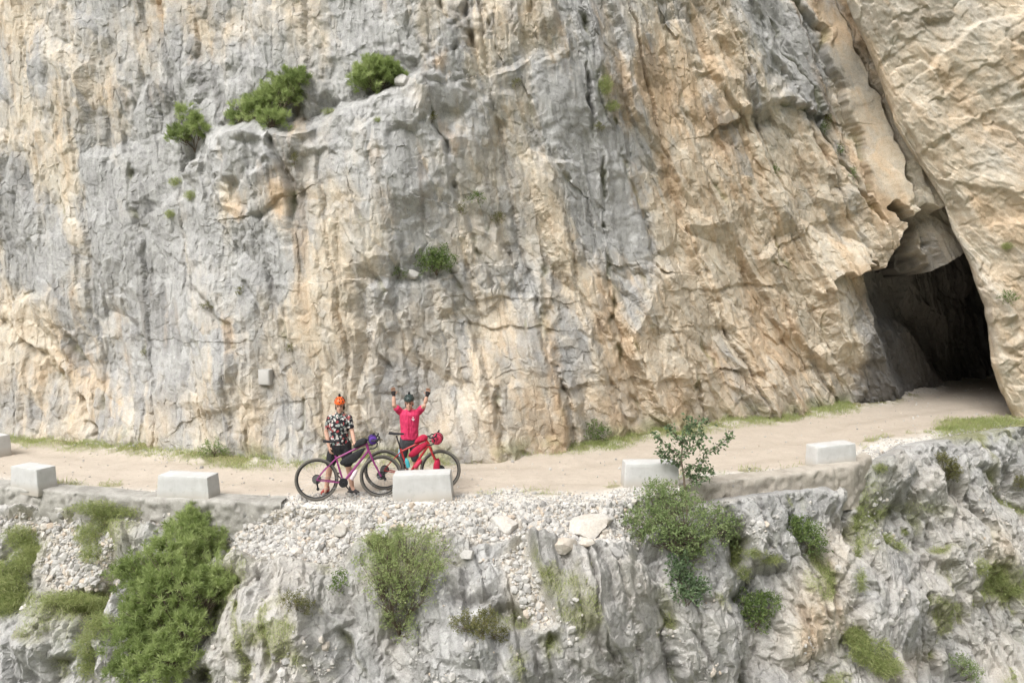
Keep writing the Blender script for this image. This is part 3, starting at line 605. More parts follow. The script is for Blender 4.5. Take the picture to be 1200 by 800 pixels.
# ================================================================ loose stones
def ico(sub=1):
    bm = bmesh.new(); bmesh.ops.create_icosphere(bm, subdivisions=sub, radius=1); bm.verts.ensure_lookup_table()
    V_ = np.array([v.co[:] for v in bm.verts]); F_ = np.array([[v.index for v in f.verts] for f in bm.faces]); bm.free(); return V_, F_
IV, IF = ico(1); IV2, IF2 = ico(4)
def stone_material():
    k = NT('loose_stone'); t = k.attr('tint'); f = k.noise(30, 4, .65)
    c = k.ramp(t, [(0, (.30, .29, .275)), (.3, (.47, .455, .43)), (.5, (.525, .505, .475)), (.75, (.57, .55, .515)), (.9, (.585, .535, .47)), (1, (.53, .44, .35))])
    c = k.mix(1., c, k.ramp(f, [(.3, .75), (.65, 1.)]), 'MULTIPLY'); k.col(c); k.nor(k.bump(f, .4, .01)); return k.m
STONE = stone_material()
def scatter(P, W, n, rs):
    w_ = W.ravel().astype(float); w_ /= w_.sum(); i = rs.choice(w_.size, n, p=w_); return P.reshape(-1, 3)[i]
rs = np.random.RandomState(5)
vs_slope = ((VS > 560) & (VS < 830) & (US > -40) & (US < 1240))
area = np.gradient(XL, axis=1)*1.0
spill = smooth(.15, .6, fbm(XL*2.2, TL*2.2, 551, 4))*.09*(TL < 3.2)
pos1 = scatter(PS, (gravel**2+spill)*vs_slope*area*np.gradient(TL, axis=0), 20000, rs)
PR_ = np.stack([XR, YR, ZR], -1); clump = smooth(-.2, .35, fbm(XR*2, YR*2, 561, 4))
inner = np.interp(XR, [-12, -5, -3.4, 3, 4, 12], [.35, .4, 1, 1, .55, .4])
pos2 = scatter(PR_, (shoulder**2*(.15+clump)*inner+.10*verge*clump+.006)*((UR > -30) & (UR < 1190))*np.gradient(XR, axis=1)*np.gradient(YR, axis=0), 9000, rs)
pos = np.vstack([pos1, pos2]); n = len(pos)
sz = np.concatenate([np.clip(rs.lognormal(math.log(.0125), .8, 20000), .005, .075), np.clip(rs.lognormal(math.log(.012), .5, 9000), .005, .055)])
VV = np.repeat(IV[None], n, 0)*(1+.45*(rs.rand(n, 12 if len(IV) == 12 else len(IV), 1)-.5)); VV = VV*(rs.rand(n, 1, 3)*.8+.55)
th = rs.rand(n)*6.28; c_, s2_ = np.cos(th), np.sin(th); ph = (rs.rand(n)-.5)*1.6; c2_, s3_ = np.cos(ph), np.sin(ph)
x_, y_, z_ = VV[..., 0], VV[..., 1], VV[..., 2]; x_, z_ = x_*c2_[:, None]-z_*s3_[:, None], x_*s3_[:, None]+z_*c2_[:, None]; x_, y_ = x_*c_[:, None]-y_*s2_[:, None], x_*s2_[:, None]+y_*c_[:, None]
VV = np.stack([x_, y_, z_], -1)*sz[:, None, None]+pos[:, None]+np.array([0, -.004, .008])
FF = (IF[None]+(np.arange(n)*len(IV))[:, None, None]).reshape(-1, 3); tint = np.repeat(rs.rand(n)**.8, len(IV))
tag(soup('gravel', VV, FF, STONE, attrs=dict(tint=tint)), 'loose white stones spilling over the road edge onto the slope', 'gravel', kind='stuff')
def boulder(u, v, wpx, hpx, seed, label, tn, cat='boulder', grp='larger rocks lying in the loose stones', rot=0):
    s_, p, nn = pick(u, v); m = s_/F; r0 = np.random.RandomState(seed)
    V_ = IV2.copy(); 
    for k in range(22):                                   # cut flat faces
        d = r0.randn(3); d /= np.linalg.norm(d); h_ = .48+.32*r0.rand(); t_ = V_@d; V_ = V_-np.maximum(t_-h_, 0)[:, None]*d*.93
    V_ = V_*(1+.05*(fbm(V_[:, 0]*3+9, V_[:, 1]*3+V_[:, 2]*2+7, seed, 4))+.05*fbm(V_[:, 0]*9+V_[:, 1]*4, V_[:, 2]*9+5, seed+2, 4))[:, None]
    V_ = V_/np.abs(V_).max(0)*np.array([wpx*m/2, wpx*m*.36, hpx*m/2*1.15])
    M = Matrix.Rotation(R(rot), 3, 'Y'); V_ = V_@np.array(M).T
    o = soup('boulder', V_, IF2, STONE, attrs=dict(tint=np.full(len(V_), tn)+.12*fbm(V_[:, 0]*6, V_[:, 2]*6+V_[:, 1]*5, seed+3, 3)), smooth_shade=True)
    o.data.set_sharp_from_angle(angle=R(28))
    o.location = p+Vector((0, -.02, .01)); return tag(o, label, cat, grp)
boulder(593, 615, 38, 26, 1, 'blocky beige boulder in the scree below the front wheel of the red bicycle', .8)
boulder(688, 616, 62, 24, 2, 'long flat cream boulder on the scree left of the leafy shrub', .86, rot=6)
boulder(662, 640, 34, 17, 23, 'pinkish flat rock just below the long cream boulder', .95)
boulder(688, 634, 20, 12, 4, 'small tan rock touching the underside of the long cream boulder', .92)
boulder(402, 622, 20, 17, 5, 'squarish cream rock in the scree below the black bag of the purple bicycle', .8)
boulder(347, 648, 22, 15, 6, 'tan rock near the left end of the scree', .9)
boulder(548, 650, 18, 12, 8, 'pale rock at the lower edge of the scree right of the wispy shrub', .6)
boulder(722, 650, 17, 16, 9, 'dark grey rock lying at the foot of the leafy shrub', .12)
boulder(216, 318, 1, 1, 9, 'x', .1) if False else None
boulder(473, 96, 22, 15, 10, 'pale rock beside the round pine bush on the upper ledge', .45, grp='rocks resting on cliff ledges')
boulder(484, 322, 20, 11, 12, 'cream rock beside the bright bush on the middle cliff ledge', .62, grp='rocks resting on cliff ledges')
# ================================================================ plants
def leaf_mat(name, cols, trans=.25):
    k = NT(name); t = k.attr('tint'); c = k.ramp(t, [(i/(len(cols)-1), c_) for i, c_ in enumerate(cols)]); k.col(c)
    k.b.inputs['Roughness'].default_value = .6
    tr = k.n('BsdfTranslucent'); k.set(tr.inputs[0], c); mx = k.n('MixShader', {0: trans}); k.t.links.new(k.b.outputs[0], mx.inputs[1]); k.t.links.new(tr.outputs[0], mx.inputs[2])
    out = k.t.nodes['Material Output']; k.t.links.new(mx.outputs[0], out.inputs[0]); return k.m
LM = dict(pine=leaf_mat('pine_needles', [(0.172, 0.230, 0.085), (0.340, 0.418, 0.158), (0.540, 0.607, 0.290)], .5),
          leafy=leaf_mat('shrub_leaves', [(0.150, 0.208, 0.083), (0.252, 0.329, 0.137), (0.384, 0.441, 0.220)], .4),
          dull=leaf_mat('dull_leaves', [(0.205, 0.263, 0.100), (0.328, 0.396, 0.165), (0.470, 0.510, 0.259)], .45),
          sap=leaf_mat('sapling_leaves', [(0.083, 0.131, 0.068), (0.151, 0.220, 0.113), (0.240, 0.298, 0.162)], .35),
          olive=leaf_mat('cushion_leaves', [(0.101, 0.111, 0.043), (0.188, 0.188, 0.073), (0.287, 0.268, 0.118)], .35),
          green=leaf_mat('fresh_leaves', [(0.083, 0.131, 0.039), (0.151, 0.218, 0.069), (0.250, 0.308, 0.115)], .35),
          grass=leaf_mat('grass_blades', [(0.250, 0.308, 0.115), (0.405, 0.464, 0.194), (0.578, 0.578, 0.308)], .5))
BARK = plain('bark', (.16, .125, .095), .9, var=.35, scale=60)
def unit(a): return a/np.maximum(np.linalg.norm(a, axis=-1, keepdims=True), 1e-9)
def blades(base, d, length, width, rs, bend=.0):
    """thin leaf blades: a diamond (4 points) along d at every base"""
    n = len(base); side = unit(np.cross(d, rs.randn(n, 3))); L = length[:, None]; W = width[:, None]
    mid = base+d*L*.5+side*0; tip = base+d*L+np.array([0, 0, -1.])*bend*L
    V_ = np.stack([base, mid+side*W*.5, tip, mid-side*W*.5], 1); F_ = (np.arange(n)*4)[:, None]+np.arange(4)[None]
    return V_.reshape(-1, 3), F_
def lobes_of(lobes):
    out = []
    for l in lobes:
        u, v, ru, rv = l[:4]; s_, p, nn = pick(u, v+rv*.3); m = s_/F
        out.append((at(u, v, s_-max(ru, rv)*m*.55), ru*m, min(ru, rv)*m*.95, rv*m))
    return out
def bush(name, label, cat, kind, root, lobes, dens=1.0, seed=0, group=None, leaf=1.0):
    rs = np.random.RandomState(seed+17); LB = lobes_of(lobes); s0, p0, n0 = pick(*root); px = s0/F
    o = empty(name, p0); tag(o, label, cat, group)
    V_, F_, T_ = [], [], []; stems = MB(); cnt = 0
    p0n = np.array(p0)
    for (c, rx, ry, rz_) in LB:
        c = np.array(c); rad = np.array([rx, ry, rz_]); area = (rx*rz_+rx*ry+ry*rz_)*4.2
        if kind == 'pine':
            nt_ = max(6, int(area*66*dens)); dirs = unit(rs.randn(nt_, 3)+np.array([0, -.25, .25])); rr = (.35+.65*rs.rand(nt_)**.45)
            rad = rad*.95; lump = 1+.42*np.sin(dirs[:, 0]*7+seed)*np.cos(dirs[:, 2]*6+seed*2)+.18*(rs.rand(nt_)-.5)
            q = c+dirs*rad*(rr*lump)[:, None]; ax = unit(dirs*.6+np.array([0, -.08, .75])+.35*rs.randn(nt_, 3))
            nn_ = 40; tb = np.clip(rs.rand(nt_)*.6+.45*rs.rand(), 0, 1)
            b_ = np.repeat(q, nn_, 0)+np.repeat(ax, nn_, 0)*(rs.rand(nt_*nn_, 1)*.10-.04)*leaf
            d_ = unit(np.repeat(ax, nn_, 0)*.85+.62*rs.randn(nt_*nn_, 3)); L_ = (.075+.045*rs.rand(nt_*nn_))*leaf
            v1, f1 = blades(b_, d_, L_, np.full(nt_*nn_, .010)*leaf, rs)
            t1 = np.repeat(np.clip(np.repeat(tb, nn_)*.75+.25*rs.rand(nt_*nn_), 0, 1), 4)
            ends = q[:: 3]
        elif kind == 'grass':
            nt_ = max(30, int(area*1500*dens)); q = c+unit(rs.randn(nt_, 3))*(rs.rand(nt_, 1)**.4)*rad*np.array([1, .7, .85])+np.array([0, .6*ry, -.03])
            d_ = unit(np.array([0, -.45, .6])+.42*rs.randn(nt_, 3)); L_ = (.06+.10*rs.rand(nt_))*leaf
            v1, f1 = blades(q, d_, L_, np.full(nt_, .007)*leaf, rs, .25); t1 = np.repeat(rs.rand(nt_), 4); ends = q[:0]
        else:
            per = 10 if kind != 'olive' else 14
            nt_ = max(8, int(area*(95 if kind != 'olive' else 190)*dens)); dirs = unit(rs.randn(nt_, 3)+np.array([0, -.3, .35])); rr = (.2+.8*rs.rand(nt_)**.5)
            lump = 1+.25*np.sin(dirs[:, 0]*6+seed*3)*np.cos(dirs[:, 2]*5+seed)+.3*(rs.rand(nt_)-.5)
            q = c+dirs*rad*(rr*lump)[:, None]; ax = unit(dirs*.7+np.array([0, -.1, .6])+.45*rs.randn(nt_, 3))
            sl_ = (.13 if kind != 'olive' else .06)*leaf; along = rs.rand(nt_, per)
            b_ = (q[:, None]+ax[:, None]*along[..., None]*sl_).reshape(-1, 3)+.012*leaf*rs.randn(nt_*per, 3)
            d_ = unit(np.repeat(ax, per, 0)*.6+.8*rs.randn(nt_*per, 3)); k = {'leafy': .034, 'dull': .028, 'olive': .022, 'green': .036, 'sap': .05}[kind]*leaf
            L_ = k*(.7+.7*rs.rand(nt_*per)); v1, f1 = blades(b_, d_, L_, L_*.5, rs); tb = rs.rand(nt_)
            t1 = np.repeat(np.clip(np.repeat(tb, per)*.7+.3*rs.rand(nt_*per), 0, 1), 4); ends = q[:: (4 if kind in ('dull', 'leafy') else 9)]
        V_.append(v1); F_.append(f1+cnt); cnt += len(v1); T_.append(t1)
        hub = p0n*.35+c*.65+np.array([0, .0, -rz_*.25])
        if kind == 'grass': thick = .004
        else: thick = max(.006, min(.03, .05*max(rx, rz_)))
        stems.tube([p0n+np.array([0, .04, -.04])-0, p0n*.6+hub*.4+rs.randn(3)*.03*rx, hub], [thick, thick*.8, thick*.6], 5)
        for e_ in ends[:90]:
            mid_ = hub*.5+e_*.5+rs.randn(3)*.06*rx; stems.tube([hub+rs.randn(3)*.1*rx, mid_, e_], [thick*.4, thick*.28, .0022], 4, capped=False)
    v = np.concatenate(V_)-p0n; soup('foliage', v, np.concatenate(F_), LM[kind], o, dict(tint=np.concatenate(T_)))
    st = stems.build('stem', BARK, o); st.data.transform(Matrix.Translation(-p0)); return o
pg = 'pine bushes growing on the cliff'
bush('pine_bush', 'round dark pine bush on the highest ledge of the grey wall', 'bush', 'pine', (440, 108), [(432,88,20,16),(455,86,18,15),(440,78,16,12),(468,92,12,9),(425,97,14,10)], 1.6, 1, pg)
bush('pine_bush', 'widest pine bush on the cliff, leaning up to the right above the jutting boulder', 'bush', 'pine', (318, 150), [(345,98,17,15),(330,108,22,18),(315,122,24,16),(296,130,20,14),(318,140,20,12),(278,140,14,8),(352,90,10,8)], 1.5, 2, pg)
bush('pine_bush', 'two-tiered small pine bush on the grey wall left of the jutting boulder', 'bush', 'pine', (228, 176), [(224,134,16,11),(214,158,20,10),(235,152,12,10),(228,142,10,8)], 1.5, 3, pg)
bush('pine_bush', 'compact bright green bush on the small ledge in mid cliff', 'bush', 'green', (512, 322), [(503,306,13,12),(518,304,13,13),(511,312,16,9)], 2.0, 4, pg)
bush('pine_bush', 'large bushy green pine on the slope below the tapered block', 'bush', 'pine', (215, 775), [(222,622,34,20),(240,650,34,26),(205,648,34,24),(165,672,34,24),(210,690,48,34),(252,682,26,22),(180,720,40,32),(218,738,30,26),(160,755,34,28),(192,775,36,26),(150,785,26,18),(228,605,18,10),(185,690,30,24)], 1.25, 5)
bush('shrub', 'wispy yellow-green shrub with bare grey twigs on the slope below the cyclists', 'shrub', 'dull', (468, 745), [(450,640,28,18),(480,635,30,18),(510,645,18,20),(440,665,26,22),(475,668,34,24),(505,670,20,20),(455,695,28,20),(485,700,24,20),(468,725,22,18),(478,742,16,10)], 1.15, 6)
bush('shrub', 'small vivid green shrub at the left side of the wispy one', 'shrub', 'green', (398, 694), [(399,683,9,11),(394,688,7,7)], 1.5, 7)
bush('shrub', 'brownish green low shrub on the rock left of the wispy shrub', 'shrub', 'olive', (350, 716), [(345,703,16,9),(358,712,10,9)], 1.5, 8)
bush('shrub', 'olive cushion shaped shrub right of the wispy shrub', 'shrub', 'olive', (565, 748), [(545,730,18,11),(565,735,20,12),(585,742,12,9),(572,722,12,8)], 1.8, 9)
bush('shrub', 'broad leafy green shrub at the foot of the sapling', 'shrub', 'leafy', (800, 650), [(765,590,22,18),(790,585,24,18),(760,615,26,22),(800,612,34,26),(835,612,24,18),(850,628,16,14),(785,632,30,16),(820,635,26,16),(745,620,18,14),(770,572,12,10),(806,655,18,14),(858,614,12,9)], 1.5, 10)
bush('shrub', 'trailing leafy shrub hanging on the rock below the broad shrub', 'shrub', 'sap', (805, 712), [(800,680,16,14),(815,690,14,12),(803,700,15,9),(795,665,12,12)], 1.3, 11)
bush('shrub', 'dark ivy like shrub on the right rock under the tan kerb', 'shrub', 'green', (945, 648), [(935,622,15,14),(950,630,16,17),(960,640,8,10),(928,614,9,8)], 1.8, 12)
bush('shrub', 'dark green shrub wedged in the rock gully below the ivy like one', 'shrub', 'green', (886, 738), [(875,708,15,15),(895,712,17,15),(885,726,18,12),(903,705,10,9)], 1.7, 13)
bush('shrub', 'small green shrub at the bottom edge right of the long grass tuft', 'shrub', 'leafy', (1132, 795), [(1126,778,11,10),(1138,788,11,9)], 1.8, 14)
bush('shrub', 'olive green shrub beside the grey rock knob at the road end', 'shrub', 'olive', (1112, 562), [(1105,540,10,9),(1114,550,12,13)], 1.8, 15)
bush('shrub', 'low green shrub against the cliff foot left of the floral shirt rider', 'shrub', 'leafy', (252, 535), [(250,526,15,7),(262,530,9,5),(240,532,9,4)], 1.5, 16)
bush('shrub', 'upright green shrub against the cliff foot right of the red bicycle', 'shrub', 'green', (700, 516), [(696,503,7,9),(706,508,8,8),(690,512,6,5)], 1.5, 17)
gt = 'grass tufts on the lower slope'
bush('grass_tuft', 'long drooping bright grass tuft near the bottom right corner', 'grass tuft', 'grass', (1025, 790), [(1010,750,18,16),(1025,768,26,20),(1042,784,20,14),(1000,738,9,9)], 1.6, 18, gt, 1.2)
for i, (ru_, vv_, lb, lab) in enumerate([((20, 690), 0, [(18,632,20,18),(28,655,22,18),(12,668,20,16),(35,640,10,12)], 'grassy clump at the left edge beside the pale gravel chute'),
        ((112, 660), 0, [(112,596,34,11),(128,606,24,14),(102,628,20,18),(106,650,18,16),(150,600,18,6)], 'grassy clump hanging from the kerb above the large pine'),
        ((92, 720), 0, [(80,702,34,10),(108,710,28,12),(112,735,20,18),(98,760,18,20),(100,785,14,14)], 'grassy clump along the rock left of the large pine'),
        ((2, 720), 0, [(4,690,22,18),(2,712,18,16),(20,700,10,8)], 'grassy clump cut by the left edge, below another clump'),
        ((1055, 645), 0, [(1040,632,10,8),(1052,640,12,6)], 'short grass clump on the middle of the right rock'),
        ((1165, 690), 0, [(1150,665,14,12),(1170,680,16,14),(1188,692,12,9)], 'grassy clump in the gully at the right edge'),
        ((900, 660), 0, [(885,648,16,6),(905,655,14,6)], 'thin grass clump on the rock left of the ivy like shrub'),
        ((1008, 690), 0, [(1006,645,5,18),(1010,680,5,18)], 'narrow grass strip down a crack of the right rock'),
        ((870, 660), 0, [(865,650,10,14),(872,672,7,10)], 'grass clump right under the broad leafy shrub'),
        ((1040, 545), 0, [(1032,548,10,5)], 'grass clump behind the tan kerb end')]):
    bush('grass_tuft', lab, 'grass tuft', 'grass', ru_, lb, 1.5, 30+i, gt)
tg = 'little tufts rooted in the cliff'
tufts = [(560,233,12,5,'green','flat green tuft on the mid cliff left of the grey slab'),(583,256,9,6,'olive','brown green tuft just below the flat one'),(507,138,5,6,'olive','small tuft on the smooth pale shoulder'),(604,98,5,5,'olive','tiny tuft high on the pale shoulder'),
         (702,149,5,5,'olive','tiny tuft in the long vertical crack'),(710,98,9,14,'grass','yellow green grass streak in the top crack'),(718,123,9,8,'grass','grass patch just under the yellow green streak'),(205,212,10,6,'grass','grass tuft under the two-tiered pine bush'),
         (223,228,9,7,'grass','second grass tuft under the two-tiered pine bush'),(199,250,7,6,'grass','lowest grass tuft under the two-tiered pine bush'),(466,322,11,5,'green','low green tuft left of the bright mid cliff bush'),(243,359,9,4,'olive','tuft on the grey wall above the metal box'),
         (170,414,4,4,'olive','tiny tuft on the left grey wall'),(339,408,5,4,'olive','tuft right above the metal box'),(281,342,5,5,'olive','tuft in the rusty crack of the grey wall'),(970,140,4,9,'olive','tuft at the top of the slanting gully'),(966,152,4,6,'green','second tuft down the slanting gully'),
         (985,178,4,6,'green','dark tuft in the lower slanting gully'),(1000,205,3,8,'green','lowest tuft in the slanting gully'),(909,201,4,5,'green','dark tuft on the orange wall under the box overhang'),(1182,350,10,7,'green','green tuft on the right buttress'),
         (1181,288,7,5,'grass','yellowish tuft high on the right buttress'),(540,247,5,6,'olive','tuft left of the flat green one'),(460,88,3,3,'olive','x'),(385,130,9,4,'grass','grass tuft on the ledge right of the widest pine bush'),(345,186,4,8,'olive','tuft in the cleft beside the jutting boulder'),
         (443,140,6,3,'grass','grass tuft under the round dark pine bush'),(1196,565,8,9,'olive','olive tuft at the right edge below the buttress'),(1060,622,7,6,'grass','small tuft on the right rock face')]
for i, (u_, v_, a_, b_, k_, lab) in enumerate(tufts):
    if lab == 'x': continue
    bush('rock_tuft', lab, 'plant', k_, (u_, v_+b_*.7), [(u_, v_, a_, b_)], 2.2, 60+i, tg, .8)
# ---- sapling
def sapling():
    s0 = 13.75; P = lambda u, v, d=0: np.array(at(u, v, s0+d))
    p0 = pick(803, 590)[1]; o = empty('sapling', p0); tag(o, 'slender young tree with sparse broad leaves in front of a concrete block', 'sapling')
    st = MB(); rs = np.random.RandomState(3)
    trunk = [P(805, 600), P(803, 578), P(801, 555), P(798, 538), P(800, 520), P(805, 503), P(808, 488)]
    st.tube(trunk, [.022, .02, .017, .014, .011, .008, .004], 7)
    br = [[(801,552),(812,560),(822,545),(826,530)], [(798,538),(788,527),(776,518),(768,508)], [(798,538),(806,526),(818,520),(826,512)], [(800,520),(790,508),(782,500)], [(805,503),(818,496),(828,492)],
          [(826,530),(840,524),(852,514),(857,508)], [(801,552),(812,545),(826,548),(836,553)], [(800,520),(812,512),(820,503)], [(798,545),(790,540),(778,535),(772,528)], [(808,560),(818,562),(828,558)]]
    lv = []
    for b_ in br:
        q = [P(u, v, rs.uniform(-.12, .12)) for u, v in b_]; st.tube(q, list(np.linspace(.010, .003, len(q))), 5)
        for a, c in zip(q[:-1], q[1:]):
            for t in np.linspace(.15, 1, 5): lv.append((a*(1-t)+c*t, unit(c-a)))
    for a, c in zip(trunk[4:-1], trunk[5:]):
        for t in np.linspace(0, 1, 6): lv.append((a*(1-t)+c*t, unit(c-a)))
    B, D = [], []
    for q, d in lv:
        for k in range(9): B.append(q+rs.randn(3)*.035); D.append(unit(d*.4+rs.randn(3)))
    B = np.array(B); D = np.array(D); L_ = .05+.045*rs.rand(len(B)); v1, f1 = blades(B, D, L_, L_*.52, rs, .15)
    soup('foliage', v1-np.array(p0), f1, LM['sap'], o, dict(tint=np.repeat(rs.rand(len(B)), 4)))
    t_ = st.build('trunk', BARK, o); t_.data.transform(Matrix.Translation(-p0))
sapling()
# ---- grass of the verge, shoulder and rock ledges: uncountable
rs = np.random.RandomState(8)
ngv = smooth(-.25, .35, fbm(XR*1.3, YR*2, 601, 4))
vw = verge*(.45+ngv+.6*smooth(-1.8, -.5, XR)*smooth(4.5, 3, XR))*(XR < 9.5)+.35*strip*(XR > -9)+np.where((UR > 1085) & (VR < 540), mossr*1.3, 0)
gA = np.gradient(XR, axis=1)*np.gradient(YR, axis=0)
b1 = scatter(PR_, vw*gA*((UR > -40) & (UR < 1240)), 60000, rs); 
gs = np.clip(moss_px-.25, 0, 1)*(1-gravel)*vs_slope*np.gradient(XL, axis=1)*np.gradient(TL, axis=0); b2 = scatter(PS, gs, 26000, rs)
Bs = np.vstack([b1, b2]); n = len(Bs); d = unit(np.array([0, -.12, .9])+.42*rs.randn(n, 3))
tall = np.concatenate([.07+.13*rs.rand(60000)**1.3, .05+.11*rs.rand(26000)**1.3])
v1, f1 = blades(Bs-d*.01, d, tall, np.full(n, .0075), rs, .2)
tt_ = np.repeat(np.clip(.25+.5*rs.rand(n)+.25*fbm(Bs[:, 0]*1.5, Bs[:, 1]*3, 611, 3), 0, 1), 4)
tag(soup('grass', v1, f1, LM['grass'], attrs=dict(tint=tt_)), 'short yellow green grass along the cliff foot and on rock ledges', 'grass', kind='stuff')
# ================================================================ bicycles
RUB = plain('tyre_rubber', (.045, .043, .04), .85, scale=30); DIRTYRUB = plain('dusty_tyre', (.13, .12, .105), .9, var=.25, scale=25)
RIM = plain('rim_black', (.03, .03, .032), .4); STEEL = plain('spoke_steel', (.22, .22, .22), .4, .6); BLACK = plain('black_alloy', (.025, .025, .028), .45)
PURP = plain('purple_paint', (.26, .04, .17), .35, spec=.5); RED = plain('red_paint', (.42, .03, .035), .35, spec=.5); BAGB = plain('black_bag_cloth', (.028, .028, .03), .85, var=.3)
BAGP = plain('purple_bag_cloth', (.10, .04, .26), .8, var=.25); BAGR = plain('red_bag_cloth', (.42, .018, .055), .8, var=.25, scale=15); PINKR = plain('bright_red_cloth', (.55, .05, .10), .8, var=.2, scale=15)
CLEAR = plain('white_bottle', (.62, .52, .54), .5); TEAL = plain('teal_bottle', (.06, .38, .42), .5); GREYT = plain('grey_strap', (.30, .30, .29), .8)
def V3(p, y=0.): return np.array([p[0], y, p[1]])
def wheel(parent, c, Rw, rear):
    w_ = empty('wheel', (0, 0, 0)); w_.parent = parent; w_.location = (c[0], 0, c[1])
    def ring(r, n=48): return [np.array([r*math.cos(2*math.pi*k/n), 0, r*math.sin(2*math.pi*k/n)]) for k in range(n)]
    m = MB(); m.tube(ring(Rw-.023), .0235, 9, closed=True); m.build('tyre', DIRTYRUB, w_)
    m = MB(); m.tube(ring(Rw-.050), .0125, 7, closed=True); m.build('rim', RIM, w_)
    m = MB(); m.tube([(0, -.055, 0), (0, -.02, 0), (0, .02, 0), (0, .055, 0)], [.024, .018, .018, .024], 10)
    m.tube([(0, .045, 0), (0, .049, 0)], .075, 20)                    # brake disc
    m.build('hub', BLACK, w_)
    if rear:
        m = MB()
        for k in range(6): m.tube([(0, -.030-.0055*k, 0), (0, -.0335-.0055*k, 0)], .072-.008*k, 20)
        m.build('cassette', STEEL, w_)
    m = MB()
    for k in range(28):
        a = 2*math.pi*k/28; b_ = a+(.9 if k % 2 else -.9); s_ = .03 if (k//2) % 2 else -.03
        m.tube([(.022*math.cos(b_), s_, .022*math.sin(b_)), ((Rw-.06)*math.cos(a), 0, (Rw-.06)*math.sin(a))], .0013, 3, capped=False)
    m.build('spokes', STEEL, w_); w_.rotation_euler = (0, random.uniform(0, 1), 0); return w_
def pouch(poly, half, bulge=1.25, n=9):
    """a stuffed bag: an outline in the bike's plane, rounded across"""
    m = MB(); P = np.array(poly, float)
    for _ in range(2): P = np.stack([P*.75+np.roll(P, -1, 0)*.25, P*.25+np.roll(P, -1, 0)*.75], 1).reshape(-1, 2)   # soften corners
    c = P.mean(0); k = len(P); vs_, fs_ = [], []
    for i in range(n):
        t = -1+2*i/(n-1); sc = (1-abs(t)**3.2*.42)
        for p in P: q = c+(p-c)*sc; vs_.append((q[0], t*half, q[1]))
    for i in range(n-1):
        for j in range(k): fs_.append((i*k+j, i*k+(j+1) % k, (i+1)*k+(j+1) % k, (i+1)*k+j))
    for b_ in (0, (n-1)*k): fs_.append(tuple(range(b_, b_+k)))
    return m.add(vs_, fs_)
